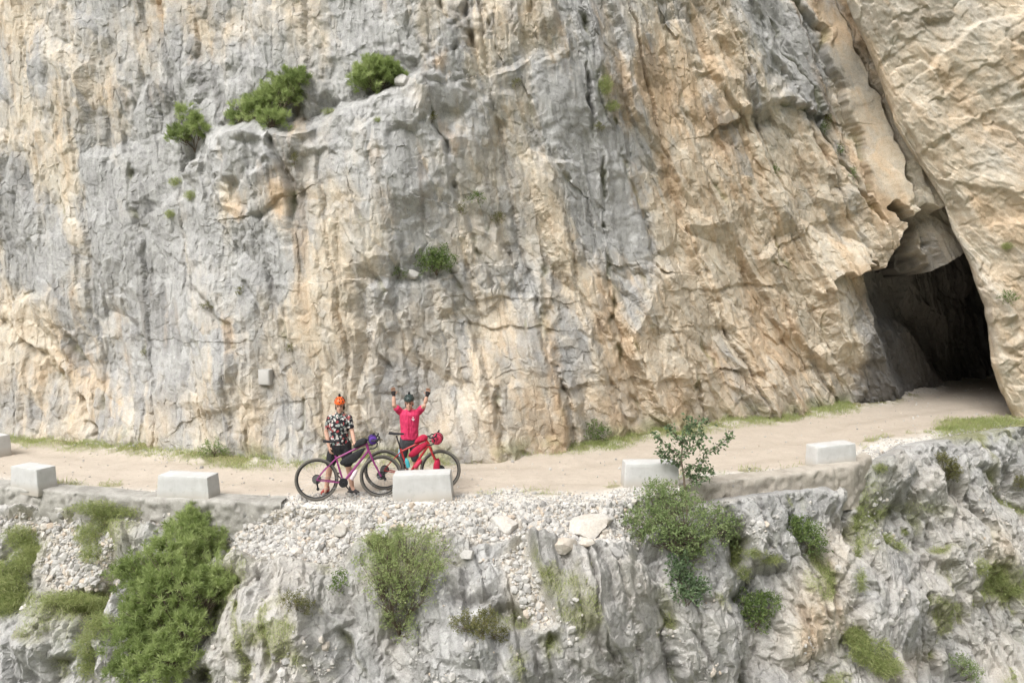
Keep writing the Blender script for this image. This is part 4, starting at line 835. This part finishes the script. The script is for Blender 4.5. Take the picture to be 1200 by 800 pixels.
def bicycle(paint, label, p_rear, p_front, g, kind, lean):
    o = empty('bicycle', (p_rear[0], p_rear[1], g)); tag(o, label, 'bicycle', 'touring bicycles parked on the road')
    d = np.array(p_front)-np.array(p_rear); o.rotation_euler = (R(lean), 0, math.atan2(d[1], d[0])); wb = float(np.linalg.norm(d)); Rw = .357
    RA = (0, Rw); FA = (wb, Rw); BB = (.435, .285); ST = (.325, .69); SP = (.245, .945); HT = (wb-.235, .92); HB_ = (wb-.20, .80); CR = (wb-.185, .765)
    if kind == 'red': ST = (.30, .68); SP = (.215, .955); HT = (wb-.255, .885)
    wheel(o, RA, Rw, True); wheel(o, FA, Rw, False)
    m = MB()
    m.tube([V3(BB), V3(ST), V3((ST[0]-.015, ST[1]+.05))], .0165, 10); m.tube([V3(ST), V3(HT)*.97+V3(ST)*.03], .017, 10); m.tube([V3(BB), V3(HB_)], .0215, 10); m.tube([V3(HB_), V3(HT), V3((HT[0]-.008, HT[1]+.03))], .0235, 12)
    m.tube([V3(BB, -.035), V3(BB, .035)], .023, 12)
    for s_ in (-1, 1):
        m.tube([V3(ST, s_*.012), V3((.12, .5), s_*.055), V3(RA, s_*.066)], [.010, .009, .009], 8); m.tube([V3(BB, s_*.03), V3((.25, .31), s_*.058), V3(RA, s_*.066)], [.013, .010, .010], 8)
    m.build('frame', paint, o)
    m = MB(); m.tube([V3(CR, -.05), V3(CR, .05)], .02, 10)
    for s_ in (-1, 1): m.tube([V3(CR, s_*.045), V3(((CR[0]+FA[0])/2-.01, (CR[1]+FA[1])/2), s_*.058), V3(FA, s_*.058)], [.018, .015, .011], 8)
    m.tube([V3(HB_), V3(CR)], .02, 10); m.build('fork', paint, o)
    m = MB(); m.tube([V3(ST), V3(SP)], .0135, 10); m.build('seatpost', BLACK, o)
    m = MB(); sx, sz_ = SP
    L = [(-.13, .072, .022), (-.10, .074, .026), (-.04, .055, .024), (.03, .028, .022), (.10, .020, .02), (.135, .013, .014)]; vs_, fs_ = [], []
    for x_, hw, th_ in L:
        for k in range(10):
            a = 2*math.pi*k/10; vs_.append((sx+x_, hw*math.cos(a), sz_+.03+th_*math.sin(a)*(1 if math.sin(a) > 0 else .8)+(.012 if x_ < -.09 else 0)))
    for i in range(len(L)-1):
        for k in range(10): fs_.append((i*10+k, i*10+(k+1) % 10, (i+1)*10+(k+1) % 10, (i+1)*10+k))
    fs_ += [tuple(range(10)), tuple(range(50, 60))]; m.add(vs_, fs_); m.build('saddle', BLACK, o)
    m = MB(); stem_t = (HT[0]+.075, HT[1]+.065); m.tube([V3((HT[0]-.008, HT[1]+.03)), V3((HT[0]-.012, HT[1]+.055)), V3(stem_t)], .016, 8)
    bx_, bz_ = stem_t
    for s_ in (-1, 1):
        y0_ = s_*.205
        m.tube([(bx_, 0, bz_), (bx_, s_*.10, bz_), (bx_+.004, s_*.19, bz_), (bx_+.03, y0_, bz_), (bx_+.075, s_*.21, bz_-.005), (bx_+.10, s_*.213, bz_-.045), (bx_+.085, s_*.217, bz_-.10), (bx_+.03, s_*.223, bz_-.125), (bx_-.03, s_*.226, bz_-.125)], .0125, 8)
    m.build('handlebar', BLACK, o)
    for s_ in (-1, 1):
        m = MB(); m.tube([(bx_+.06, s_*.21, bz_+.003), (bx_+.11, s_*.212, bz_+.018), (bx_+.135, s_*.212, bz_+.05), (bx_+.138, s_*.212, bz_+.075)], [.016, .017, .015, .011], 8); m.tube([(bx_+.13, s_*.214, bz_+.035), (bx_+.145, s_*.22, bz_-.02), (bx_+.125, s_*.224, bz_-.075)], [.007, .006, .005], 6); m.build('brake_lever', BLACK, o)
    # crank set, pedals, chain, derailleur
    m = MB(); m.tube([V3(BB, -.044), V3(BB, -.050)], .078, 28); m.tube([V3(BB, -.075), V3(BB, .075)], .016, 10); ca = R(-52)
    e1 = (BB[0]+.17*math.cos(ca), BB[1]+.17*math.sin(ca)); e2 = (BB[0]-.17*math.cos(ca), BB[1]-.17*math.sin(ca))
    m.tube([V3(BB, -.062), V3(e1, -.075)], [.013, .010], 7); m.tube([V3(BB, .062), V3(e2, .075)], [.013, .010], 7); m.build('crankset', BLACK, o)
    for e_, s_ in ((e1, -1), (e2, 1)):
        m = MB(); m.box((e_[0], s_*.125, e_[1]), (.085, .075, .02)); m.tube([V3(e_, s_*.07), V3(e_, s_*.13)], .007, 6); m.build('pedal', BLACK, o, bevel=.004)
    m = MB(); m.tube([V3((BB[0], BB[1]+.078), -.047), V3((0, Rw+.05), -.047)], .004, 5); m.tube([V3((BB[0], BB[1]-.078), -.047), V3((.04, Rw-.155), -.047), V3((.0, Rw-.15), -.047), V3((.015, Rw-.08), -.047)], .004, 5); m.build('chain', STEEL, o)
    m = MB(); m.tube([V3((.005, Rw-.01), -.06), V3((.01, Rw-.075), -.06), V3((.02, Rw-.15), -.055)], [.012, .014, .012], 7); m.tube([V3((.02, Rw-.15), -.062), V3((.02, Rw-.15), -.045)], .026, 12); m.build('derailleur', BLACK, o)
    if kind == 'purple':
        pouch([(.37, .665), (.80, .865), (.815, .83), (.69, .655), (.60, .585), (.40, .555)], .035).build('frame_bag', BAGB, o)
        b_ = pouch([(.60, .835), (.635, .94), (.70, .995), (.80, 1.02), (.845, .985), (.84, .93), (.78, .90)], .055).build('top_tube_bag', BAGB, o)
        m = MB(); m.tube([(.93, -.17, .98), (.93, -.15, .985), (.935, 0, .985), (.93, .15, .985), (.93, .17, .98)], [.045, .068, .072, .068, .045], 14); hb = m.build('handlebar_bag', BAGP, o)
        for y_ in (-.1, .1): m = MB(); m.tube([(.932+.074*math.cos(a), y_, .985+.074*math.sin(a)) for a in np.linspace(0, 6.283, 20)[:-1]], .006, 5, closed=True); m.build('strap', BAGB, hb)
        m = MB(); m.tube([(.565, -.02, .33), (.635, -.02, .445), (.65, -.02, .47), (.66, -.02, .49)], [.036, .036, .024, .016], 12); m.build('bottle', CLEAR, o)
        m = MB(); m.tube([(.93, 0, 1.055), (.95, 0, 1.075), (.97, 0, 1.08)], [.014, .016, .012], 8); m.build('headlight', BAGB, o)
        pouch([(.285, .70), (.335, .70), (.40, .45), (.385, .40), (.34, .42)], .03).build('seat_tube_bag', GREYT, o) if False else None
    else:
        pouch([(.40, .61), (.52, .75), (.70, .845), (.75, .86), (.77, .80), (.68, .70), (.58, .62), (.47, .565)], .045).build('frame_bag', BAGR, o)
        pouch([(.50, .80), (.58, .93), (.68, .985), (.76, .955), (.765, .89), (.70, .865)], .05).build('top_tube_bag', BAGR, o)
        m = MB(); m.tube([(wb-.06, -.16, .905), (wb-.055, -.14, .905), (wb-.05, 0, .905), (wb-.055, .14, .905), (wb-.06, .16, .905)], [.06, .088, .092, .088, .06], 16); hb = m.build('handlebar_bag', PINKR, o)
        for y_ in (-.09, .09): m = MB(); m.tube([(wb-.05+.092*math.cos(a), y_, .905+.092*math.sin(a)) for a in np.linspace(0, 6.283, 20)[:-1]], .006, 5, closed=True); m.build('strap', BAGB, hb)
        m = MB(); m.tube([(.54, -.02, .40), (.62, -.02, .50), (.635, -.02, .52), (.65, -.02, .54)], [.037, .037, .025, .016], 12); m.build('bottle', PINKR, o)
        m = MB(); m.tube([(.425, -.02, .40), (.395, -.02, .52), (.39, -.02, .54), (.385, -.02, .565)], [.037, .037, .025, .016], 12); m.build('bottle', TEAL, o)
        for s_ in (-1, 1): pouch([(wb-.075, .36), (wb-.055, .50), (wb-.02, .55), (wb+.035, .53), (wb+.05, .38), (wb+.0, .34)], .03).build('fork_bag', BAGR, o).location = (-.05, s_*.095, 0)
    return o
def gz(x, y):
    ok, loc, *_ = road.ray_cast(Vector((x, y, 3)), Vector((0, 0, -1))); return loc.z if ok else 0.
br, bf = gp(371.5, 587), gp(447, 582.5)
bike1 = bicycle(PURP, 'purple bicycle with black frame bag beside the rider in a floral shirt', (br[0], br[1]), (bf[0], bf[1]), gz(br[0], br[1])+.005, 'purple', -4)
br, bf = gp(450.5, 574), gp(516, 574.5)
bike2 = bicycle(RED, 'red bicycle loaded with red bags behind the middle concrete block', (br[0], br[1]), (bf[0], bf[1]+.03), gz(br[0], br[1])+.005, 'red', -3)
# ================================================================ people
def skin_mat():
    k = NT('skin'); f = k.noise(25, 3); k.col(k.mix(f, (.46, .265, .19), (.56, .35, .26))); k.b.inputs['Roughness'].default_value = .55; k.b.inputs['Subsurface Weight'].default_value = .0; return k.m
SKIN = skin_mat()
def remeshed(name, shapes, mat, parent, voxel=.0065, it=4, fac=.5):
    m = MB()
    for f in shapes: f(m)
    me = bpy.data.meshes.new('tmp'); me.from_pydata(m.v, [], [f for f in m.f if len(f) > 2]); bm = bmesh.new(); bm.from_mesh(me); bmesh.ops.remove_doubles(bm, verts=bm.verts, dist=1e-6); bmesh.ops.recalc_face_normals(bm, faces=bm.faces); bm.to_mesh(me); bm.free()
    t = bpy.data.objects.new('tmp', me); COL.objects.link(t)
    r = t.modifiers.new('r', 'REMESH'); r.mode = 'VOXEL'; r.voxel_size = voxel
    s_ = t.modifiers.new('s', 'SMOOTH'); s_.iterations = it; s_.factor = fac
    dg = bpy.context.evaluated_depsgraph_get(); dg.update(); out = bpy.data.meshes.new_from_object(t.evaluated_get(dg)); bpy.data.objects.remove(t); out.name = name
    out.materials.clear(); out.polygons.foreach_set('use_smooth', [True]*len(out.polygons)); return link(name, out, mat, parent)
def limb(pts, rad):
    def f(m):
        m.tube(pts, rad, 14)
        for p, r in zip(pts, rad): m.ell(p, (r*.995,)*3, nu=12, nv=8)
    return f
def ringstack(rows):
    """closed body of stacked ellipses: (x, y, z, rx, ry)"""
    def f(m):
        n = 22; vs_, fs_ = [], []
        for x_, y_, z_, rx, ry in rows:
            for k in range(n): a = 2*math.pi*k/n; vs_.append((x_+rx*math.cos(a), y_+ry*math.sin(a), z_))
        for i in range(len(rows)-1):
            for k in range(n): fs_.append((i*n+k, i*n+(k+1) % n, (i+1)*n+(k+1) % n, (i+1)*n+k))
        fs_ += [tuple(range(n)), tuple(range((len(rows)-1)*n, len(rows)*n))]; m.add(vs_, fs_)
    return f
def blob_(c, r, M=None): return lambda m: m.ell(c, r, M)
def hand(wrist, dirv, palm_n, thumb_side, curl=.5):
    """palm, four bent fingers of unequal length and a thumb"""
    w_ = np.array(wrist, float); d = unit(np.array(dirv, float)); nn = unit(np.array(palm_n, float)); nn = unit(nn-d*(nn@d)); sd_ = np.cross(d, nn)*thumb_side; out = []
    pc = w_+d*.048
    out.append(lambda m: m.ell(pc, (.040, .017, .050), Matrix([list(sd_), list(nn), list(d)]).transposed().to_3x3()))
    for k, (off, ln) in enumerate([(.030, .072), (.010, .080), (-.010, .075), (-.029, .058)]):
        b0 = w_+d*.080+sd_*off; a1 = unit(d+nn*curl*.5+sd_*off*3); a2 = unit(d+nn*curl*1.5+sd_*off*3); a3 = unit(d*.6+nn*curl*2.2)
        p = [b0, b0+a1*ln*.45, b0+a1*ln*.45+a2*ln*.32, b0+a1*ln*.45+a2*ln*.32+a3*ln*.25]; out.append(limb(p, [.0095, .009, .0085, .0075]))
    t0 = w_+d*.02+sd_*.028; t1 = t0+unit(d*.6+sd_*.8+nn*.2)*.035; out.append(limb([t0, t1, t1+unit(d*.9+sd_*.3+nn*.3)*.03], [.012, .011, .009]))
    return out
def head_shapes(c, tilt=0):
    x, y, z = c; M = Matrix.Rotation(tilt, 3, 'Z'); f = lambda p: tuple(Vector(c)+M @ Vector(p))
    return [blob_(f((0, .012, .035)), (.073, .092, .088), M), blob_(f((0, -.018, -.045)), (.056, .070, .066), M), limb([f((0, -.088, .015)), f((0, -.106, -.022))], [.010, .014]), blob_(f((0, -.078, -.075)), (.028, .018, .014), M),
            blob_(f((.074, .012, -.005)), (.012, .022, .032), M), blob_(f((-.074, .012, -.005)), (.012, .022, .032), M), limb([f((0, .018, -.06)), f((0, .03, -.16))], [.052, .058]), blob_(f((0, -.07, -.10)), (.03, .022, .016), M)]
def face_parts(o, c, tilt=0):
    M = Matrix.Rotation(tilt, 3, 'Z'); f = lambda p: tuple(Vector(c)+M @ Vector(p))
    for s_ in (-1, 1): m = MB(); m.ell(f((s_*.031, -.078, .012)), (.014, .009, .008), M); m.build('eye', plain('eye', (.03, .022, .02), .3), o)
    m = MB(); m.tube([f((-.024, -.084, -.057)), f((0, -.092, -.061)), f((.024, -.084, -.057))], [.003, .006, .003], 6); m.build('mouth', plain('lips', (.36, .12, .10), .5), o)
def helmet(o, c, mat, vent_mat, tilt=0, knob=False):
    M = Matrix.Rotation(tilt, 3, 'Z') @ Matrix.Rotation(R(8), 3, 'X'); C_ = Vector(c)+Vector((0, .008, .062)); m = MB(); nu, nv = 40, 12; vs_, fs_ = [], []
    for lay, sc in ((0, 1.), (1, .88)):
        for i in range(nv+1):
            th_ = (math.pi*.53)*i/nv
            for k in range(nu):
                a = 2*math.pi*k/nu; rib = 1+.045*math.cos(a*9)*math.sin(th_)**2*(1 if lay == 0 else 0); p = Vector((.092*math.sin(th_)*math.cos(a)*rib, .122*math.sin(th_)*math.sin(a)*rib, .098*math.cos(th_)))*sc; vs_.append(tuple(C_+M @ p))
    n0 = (nv+1)*nu
    for lay in (0, 1):
        for i in range(nv):
            for k in range(nu): q = (lay*n0+i*nu+k, lay*n0+i*nu+(k+1) % nu, lay*n0+(i+1)*nu+(k+1) % nu, lay*n0+(i+1)*nu+k); fs_.append(q if lay else q[::-1])
    for k in range(nu): fs_.append((nv*nu+k, nv*nu+(k+1) % nu, n0+nv*nu+(k+1) % nu, n0+nv*nu+k))
    m.add(vs_, fs_); h_ = m.build('helmet', mat, o)
    for k in range(9):
        a = math.pi*2*(k+.5)/9+math.pi/2
        for t0, t1 in ((.50, .90), (1.02, 1.38)):
            pts = [tuple(C_+M @ (Vector((.092*math.sin(t)*math.cos(a), .122*math.sin(t)*math.sin(a), .098*math.cos(t)))*.985)) for t in np.linspace(t0, t1, 6)]; m = MB(); m.tube(pts, [.004, .009, .011, .011, .009, .004], 6); m.build('vent', vent_mat, h_)
    if knob:
        m = MB(); p = C_+Vector((0, -.01, .095)); m.tube([p, p+Vector((0, -.005, .03)), p+Vector((0, -.01, .05))], [.02, .02, .014], 10); m.build('camera_mount', vent_mat, h_)
    m = MB(); 
    for s_ in (-1, 1): m.tube([tuple(Vector(c)+M @ Vector((s_*.078, .0, .05))), tuple(Vector(c)+M @ Vector((s_*.066, -.02, -.05))), tuple(Vector(c)+M @ Vector((0, -.045, -.118)))], .005, 5)
    m.build('chin_strap', plain('strap_black', (.03, .03, .03), .7), h_); return h_
def shoe(o, ankle, toe_dir, mat, sole):
    a = np.array(ankle, float); d = unit(np.array([toe_dir[0], toe_dir[1], 0.])); g = np.array([a[0], a[1], 0.])
    s_ = remeshed('shoe', [limb([a-d*.02+np.array([0, 0, .0]), g-d*.04+np.array([0, 0, .05])], [.046, .047]), limb([g-d*.045+np.array([0, 0, .043]), g+d*.07+np.array([0, 0, .042]), g+d*.15+np.array([0, 0, .034])], [.04, .043, .033])], mat, o, .007, 5)
    M = Matrix([[d[0], -d[1], 0], [d[1], d[0], 0], [0, 0, 1]]); m = MB(); m.ell(tuple(g+d*.055+np.array([0, 0, .012])), (.145, .05, .013), M); m.build('sole', sole, s_)
def folds(m_, s_=1.):
    t = m_.node_tree; b = t.nodes['Principled BSDF']; tc = t.nodes.new('ShaderNodeTexCoord'); mp = t.nodes.new('ShaderNodeMapping'); mp.inputs['Scale'].default_value = (1.3, 1, .55); mp.inputs['Rotation'].default_value = (0, .5, .3)
    n_ = t.nodes.new('ShaderNodeTexNoise'); n_.inputs['Scale'].default_value = 13; n_.inputs['Detail'].default_value = 2; n_.inputs['Distortion'].default_value = .8
    bp = t.nodes.new('ShaderNodeBump'); bp.inputs['Strength'].default_value = .8; bp.inputs['Distance'].default_value = .05*s_
    t.links.new(tc.outputs['Object'], mp.inputs[0]); t.links.new(mp.outputs[0], n_.inputs['Vector']); t.links.new(n_.outputs['Fac'], bp.inputs['Height']); t.links.new(bp.outputs[0], b.inputs['Normal'])
def floral():
    k = NT('floral_cloth'); p = k.pos(); wp = k.mix(.06, p, k.n('TexNoise', {'Scale': 14., 'Vector': p}).outputs['Color'], 'ADD')
    v = k.n('TexVoronoi', {'Scale': 22., 'Vector': wp, 'Randomness': 1.}); r_ = k.n('SeparateColor'); k.set(r_.inputs[0], v.outputs['Color'])
    cc = k.ramp(r_.outputs[0], [(0, (.55, .50, .47)), (.26, (.60, .58, .55)), (.27, (.34, .05, .06)), (.45, (.42, .14, .13)), (.46, (.09, .13, .12)), (.62, (.24, .28, .26)), (.8, (.45, .45, .43)), (.81, (.022, .022, .025)), (1, (.022, .022, .025))]); k.t.nodes[-1]
    k.col(k.mix(k.ramp(v.outputs['Distance'], [(.5, 1.), (.6, 0.)]), (.022, .022, .026), cc)); k.b.inputs['Roughness'].default_value = .8; return k.m
DARK = plain('black_shorts', (.022, .022, .024), .75, var=.3); GREY = plain('charcoal_shorts', (.055, .055, .06), .7, var=.2)
ORANGE = plain('orange_helmet', (.80, .13, .025), .35, var=.05); VENT = plain('vent_black', (.02, .02, .02), .6); GREEN = plain('dark_green_helmet', (.035, .055, .05), .4); JERS = plain('red_jersey', (.60, .04, .12), .7, var=.18, scale=9)
SHOEB = plain('dark_shoe', (.06, .055, .055), .7); SHOER = plain('red_shoe', (.35, .06, .05), .7); SOLE = plain('sole', (.04, .04, .04), .8); GLOVE = plain('black_glove', (.03, .025, .025), .8); HAIR = plain('brown_hair', (.06, .038, .025), .8, var=.4)
for m_ in (DARK, GREY, JERS): folds(m_)
for m_ in (BAGB, BAGR, BAGP, PINKR): folds(m_, .5)
# ---- rider in the floral shirt
p = gp(399, 578); g = gz(p[0], p[1])
A = empty('person', (p[0], p[1]+.06, g)); tag(A, 'person in orange helmet, dark floral shirt and black shorts holding the purple bicycle', 'person', 'cyclists posing on the road'); A.scale = (.985,)*3
hc = (.005, -.01, 1.535)
shL, shR = (-.165, .0, 1.335), (.158, .0, 1.335); elL, elR = (-.245, .02, 1.09), (.215, -.03, 1.10); wrL, wrR = (-.175, -.10, .845), (.285, -.21, .955)
hipL, hipR = (-.09, .01, .86), (.085, .01, .86); knL, knR = (-.185, -.03, .475), (.14, -.03, .475); anL, anR = (-.265, .02, .095), (.195, .0, .095)
legs = lambda h, k, a: limb([h, tuple(np.array(h)*.5+np.array(k)*.5+np.array([0, -.015, 0])), k, tuple(np.array(k)*.65+np.array(a)*.35+np.array([0, .022, 0])), a], [.088, .072, .054, .053, .036])
arm = lambda s_, e, w_: limb([s_, e, tuple(np.array(e)*.6+np.array(w_)*.4), w_], [.050, .039, .038, .025])
body = head_shapes(hc, R(8))+[ringstack([(-.02, 0, .80, .14, .10), (-.02, 0, .90, .155, .105), (-.015, 0, 1.02, .14, .098), (-.01, 0, 1.2, .165, .11), (-.005, .01, 1.34, .175, .10), (0, .02, 1.42, .09, .065)]),
        arm(shL, elL, wrL), arm(shR, elR, wrR), legs(hipL, knL, anL), legs(hipR, knR, anR), limb([anL, (-.275, -.10, .035)], [.036, .03]), limb([anR, (.26, -.07, .035)], [.036, .03])]
body += hand(wrL, (.25, -.25, -.93), (.6, .4, 0), 1, .6)+hand(wrR, (.55, -.55, -.45), (-.1, .3, -.9), -1, .8)
remeshed('body', body, SKIN, A, .006); face_parts(A, hc, R(8)); helmet(A, (hc[0], hc[1], hc[2]+.012), ORANGE, VENT, R(8), True)
remeshed('hair', [blob_((hc[0], hc[1]+.03, hc[2]+.02), (.082, .085, .075)), blob_((hc[0]-.062, hc[1]+.02, hc[2]-.02), (.026, .04, .05)), blob_((hc[0]+.062, hc[1]+.02, hc[2]-.02), (.026, .04, .05))], HAIR, A, .008)
FL = floral(); folds(FL)
remeshed('shirt', [ringstack([(-.02, 0, .865, .178, .128), (-.02, 0, .95, .172, .125), (-.015, 0, 1.05, .160, .120), (-.01, 0, 1.2, .185, .13), (-.005, .01, 1.33, .185, .118), (0, .02, 1.39, .12, .09), (0, .02, 1.435, .066, .066)]),
        limb([shL, tuple(np.array(shL)*.35+np.array(elL)*.65)], [.060, .056]), limb([shR, tuple(np.array(shR)*.35+np.array(elR)*.65)], [.060, .056])], FL, A, .008, 8)
mid = lambda a, b_, t: tuple(np.array(a)*(1-t)+np.array(b_)*t)
remeshed('shorts', [ringstack([(-.015, 0, .70, .15, .11), (-.018, 0, .80, .172, .125), (-.02, 0, .895, .165, .118)]), limb([hipL, mid(hipL, knL, .55), mid(hipL, knL, .82)], [.105, .100, .088]), limb([hipR, mid(hipR, knR, .55), mid(hipR, knR, .82)], [.105, .100, .088])], DARK, A, .009)
shoe(A, anL, (-.25, -1), SHOER, SOLE); shoe(A, anR, (.75, -.65), SHOEB, SOLE)
m = MB(); m.tube([(-.035, -.10, 1.36), (.0, -.105, 1.32), (.035, -.10, 1.36)], [.006, .007, .006], 6)
# ---- rider in red with both arms up
p = gp(480.5, 565); g = gz(p[0], p[1])
B_ = empty('person', (p[0], p[1], g)); tag(B_, 'person in red jersey and dark shorts raising both gloved hands behind the red bicycle', 'person', 'cyclists posing on the road'); B_.scale = (.985,)*3
hc = (.005, -.03, 1.495)
shL, shR = (-.165, .0, 1.34), (.175, .0, 1.34); elL, elR = (-.262, -.10, 1.475), (.285, -.10, 1.465); wrL, wrR = (-.268, -.06, 1.655), (.335, -.06, 1.645)
hipL, hipR = (-.085, .01, .83), (.085, .01, .83); knL, knR = (-.13, -.03, .45), (.10, -.03, .45); anL, anR = (-.135, .02, .095), (.12, .02, .095)
body = head_shapes(hc, R(3))+[ringstack([(0, 0, .77, .14, .10), (0, 0, .87, .15, .105), (0, 0, 1.0, .14, .10), (.003, 0, 1.18, .16, .11), (.005, .0, 1.31, .165, .10), (.005, .01, 1.40, .085, .065)]),
        arm(shL, elL, wrL), arm(shR, elR, wrR), legs(hipL, knL, anL), legs(hipR, knR, anR), limb([anL, (-.15, -.10, .035)], [.036, .03]), limb([anR, (.14, -.10, .035)], [.036, .03])]
hl = hand(wrL, (-.08, -.1, 1), (0, -1, 0), 1, .35); hr = hand(wrR, (.25, -.1, 1), (0, -1, 0), -1, .35)
remeshed('body', body+hl+hr, SKIN, B_, .006); face_parts(B_, hc, R(3)); helmet(B_, (hc[0], hc[1], hc[2]+.012), GREEN, VENT, R(3), True)
remeshed('hair', [blob_((hc[0], hc[1]+.035, hc[2]+.01), (.08, .08, .07))], HAIR, B_, .008)
js = remeshed('jersey', [ringstack([(0, 0, .835, .162, .122), (0, 0, .92, .166, .124), (0, 0, 1.02, .162, .12), (.003, 0, 1.18, .178, .126), (.005, .0, 1.30, .185, .116), (.005, .01, 1.372, .115, .085), (.005, .01, 1.405, .064, .064)]),
        limb([shL, mid(shL, elL, .55)], [.066, .063]), limb([shR, mid(shR, elR, .55)], [.066, .063])], JERS, B_, .008)
m = MB(); WHT = plain('white_print', (.75, .72, .72), .6)
m.ell((.085, -.125, 1.255), (.012, .004, .012)); m.box((.085, -.127, 1.225), (.052, .006, .012)); m.box((.087, -.127, 1.207), (.034, .006, .012)); m.build('chest_emblem', WHT, js)
m = MB(); m.tube([(.004, -.122, .86), (.004, -.127, 1.0), (.005, -.127, 1.17), (.006, -.12, 1.30)], .004, 5); m.build('zip', plain('zip', (.35, .01, .03), .6), js)
sh = remeshed('shorts', [ringstack([(0, 0, .68, .14, .105), (0, 0, .78, .158, .118), (0, 0, .875, .150, .112)]), limb([hipL, mid(hipL, knL, .55), mid(hipL, knL, .93)], [.098, .088, .072]), limb([hipR, mid(hipR, knR, .55), mid(hipR, knR, .93)], [.098, .088, .072])], GREY, B_, .009)
m = MB(); q0, q1 = np.array(mid(hipL, knL, .45)), np.array(mid(hipL, knL, .9)); m.tube([q0+np.array([-.068, -.03, 0]), q0*.5+q1*.5+np.array([-.06, -.03, 0]), q1+np.array([-.05, -.03, 0])], [.02, .034, .03], 8); m.build('side_panel', plain('light_blue_cloth', (.25, .48, .60), .7), sh)
shoe(B_, anL, (-.15, -1), SHOEB, SOLE); shoe(B_, anR, (.15, -1), SHOEB, SOLE)
for w_, e_, dd in ((wrL, elL, (-.08, -.1, 1)), (wrR, elR, (.25, -.1, 1))):
    d_ = unit(np.array(dd)); w0 = np.array(w_); remeshed('glove', [limb([w0-d_*.012, w0+d_*.02], [.032, .034]), blob_(tuple(w0+d_*.05), (.046, .024, .045))], GLOVE, B_, .006)
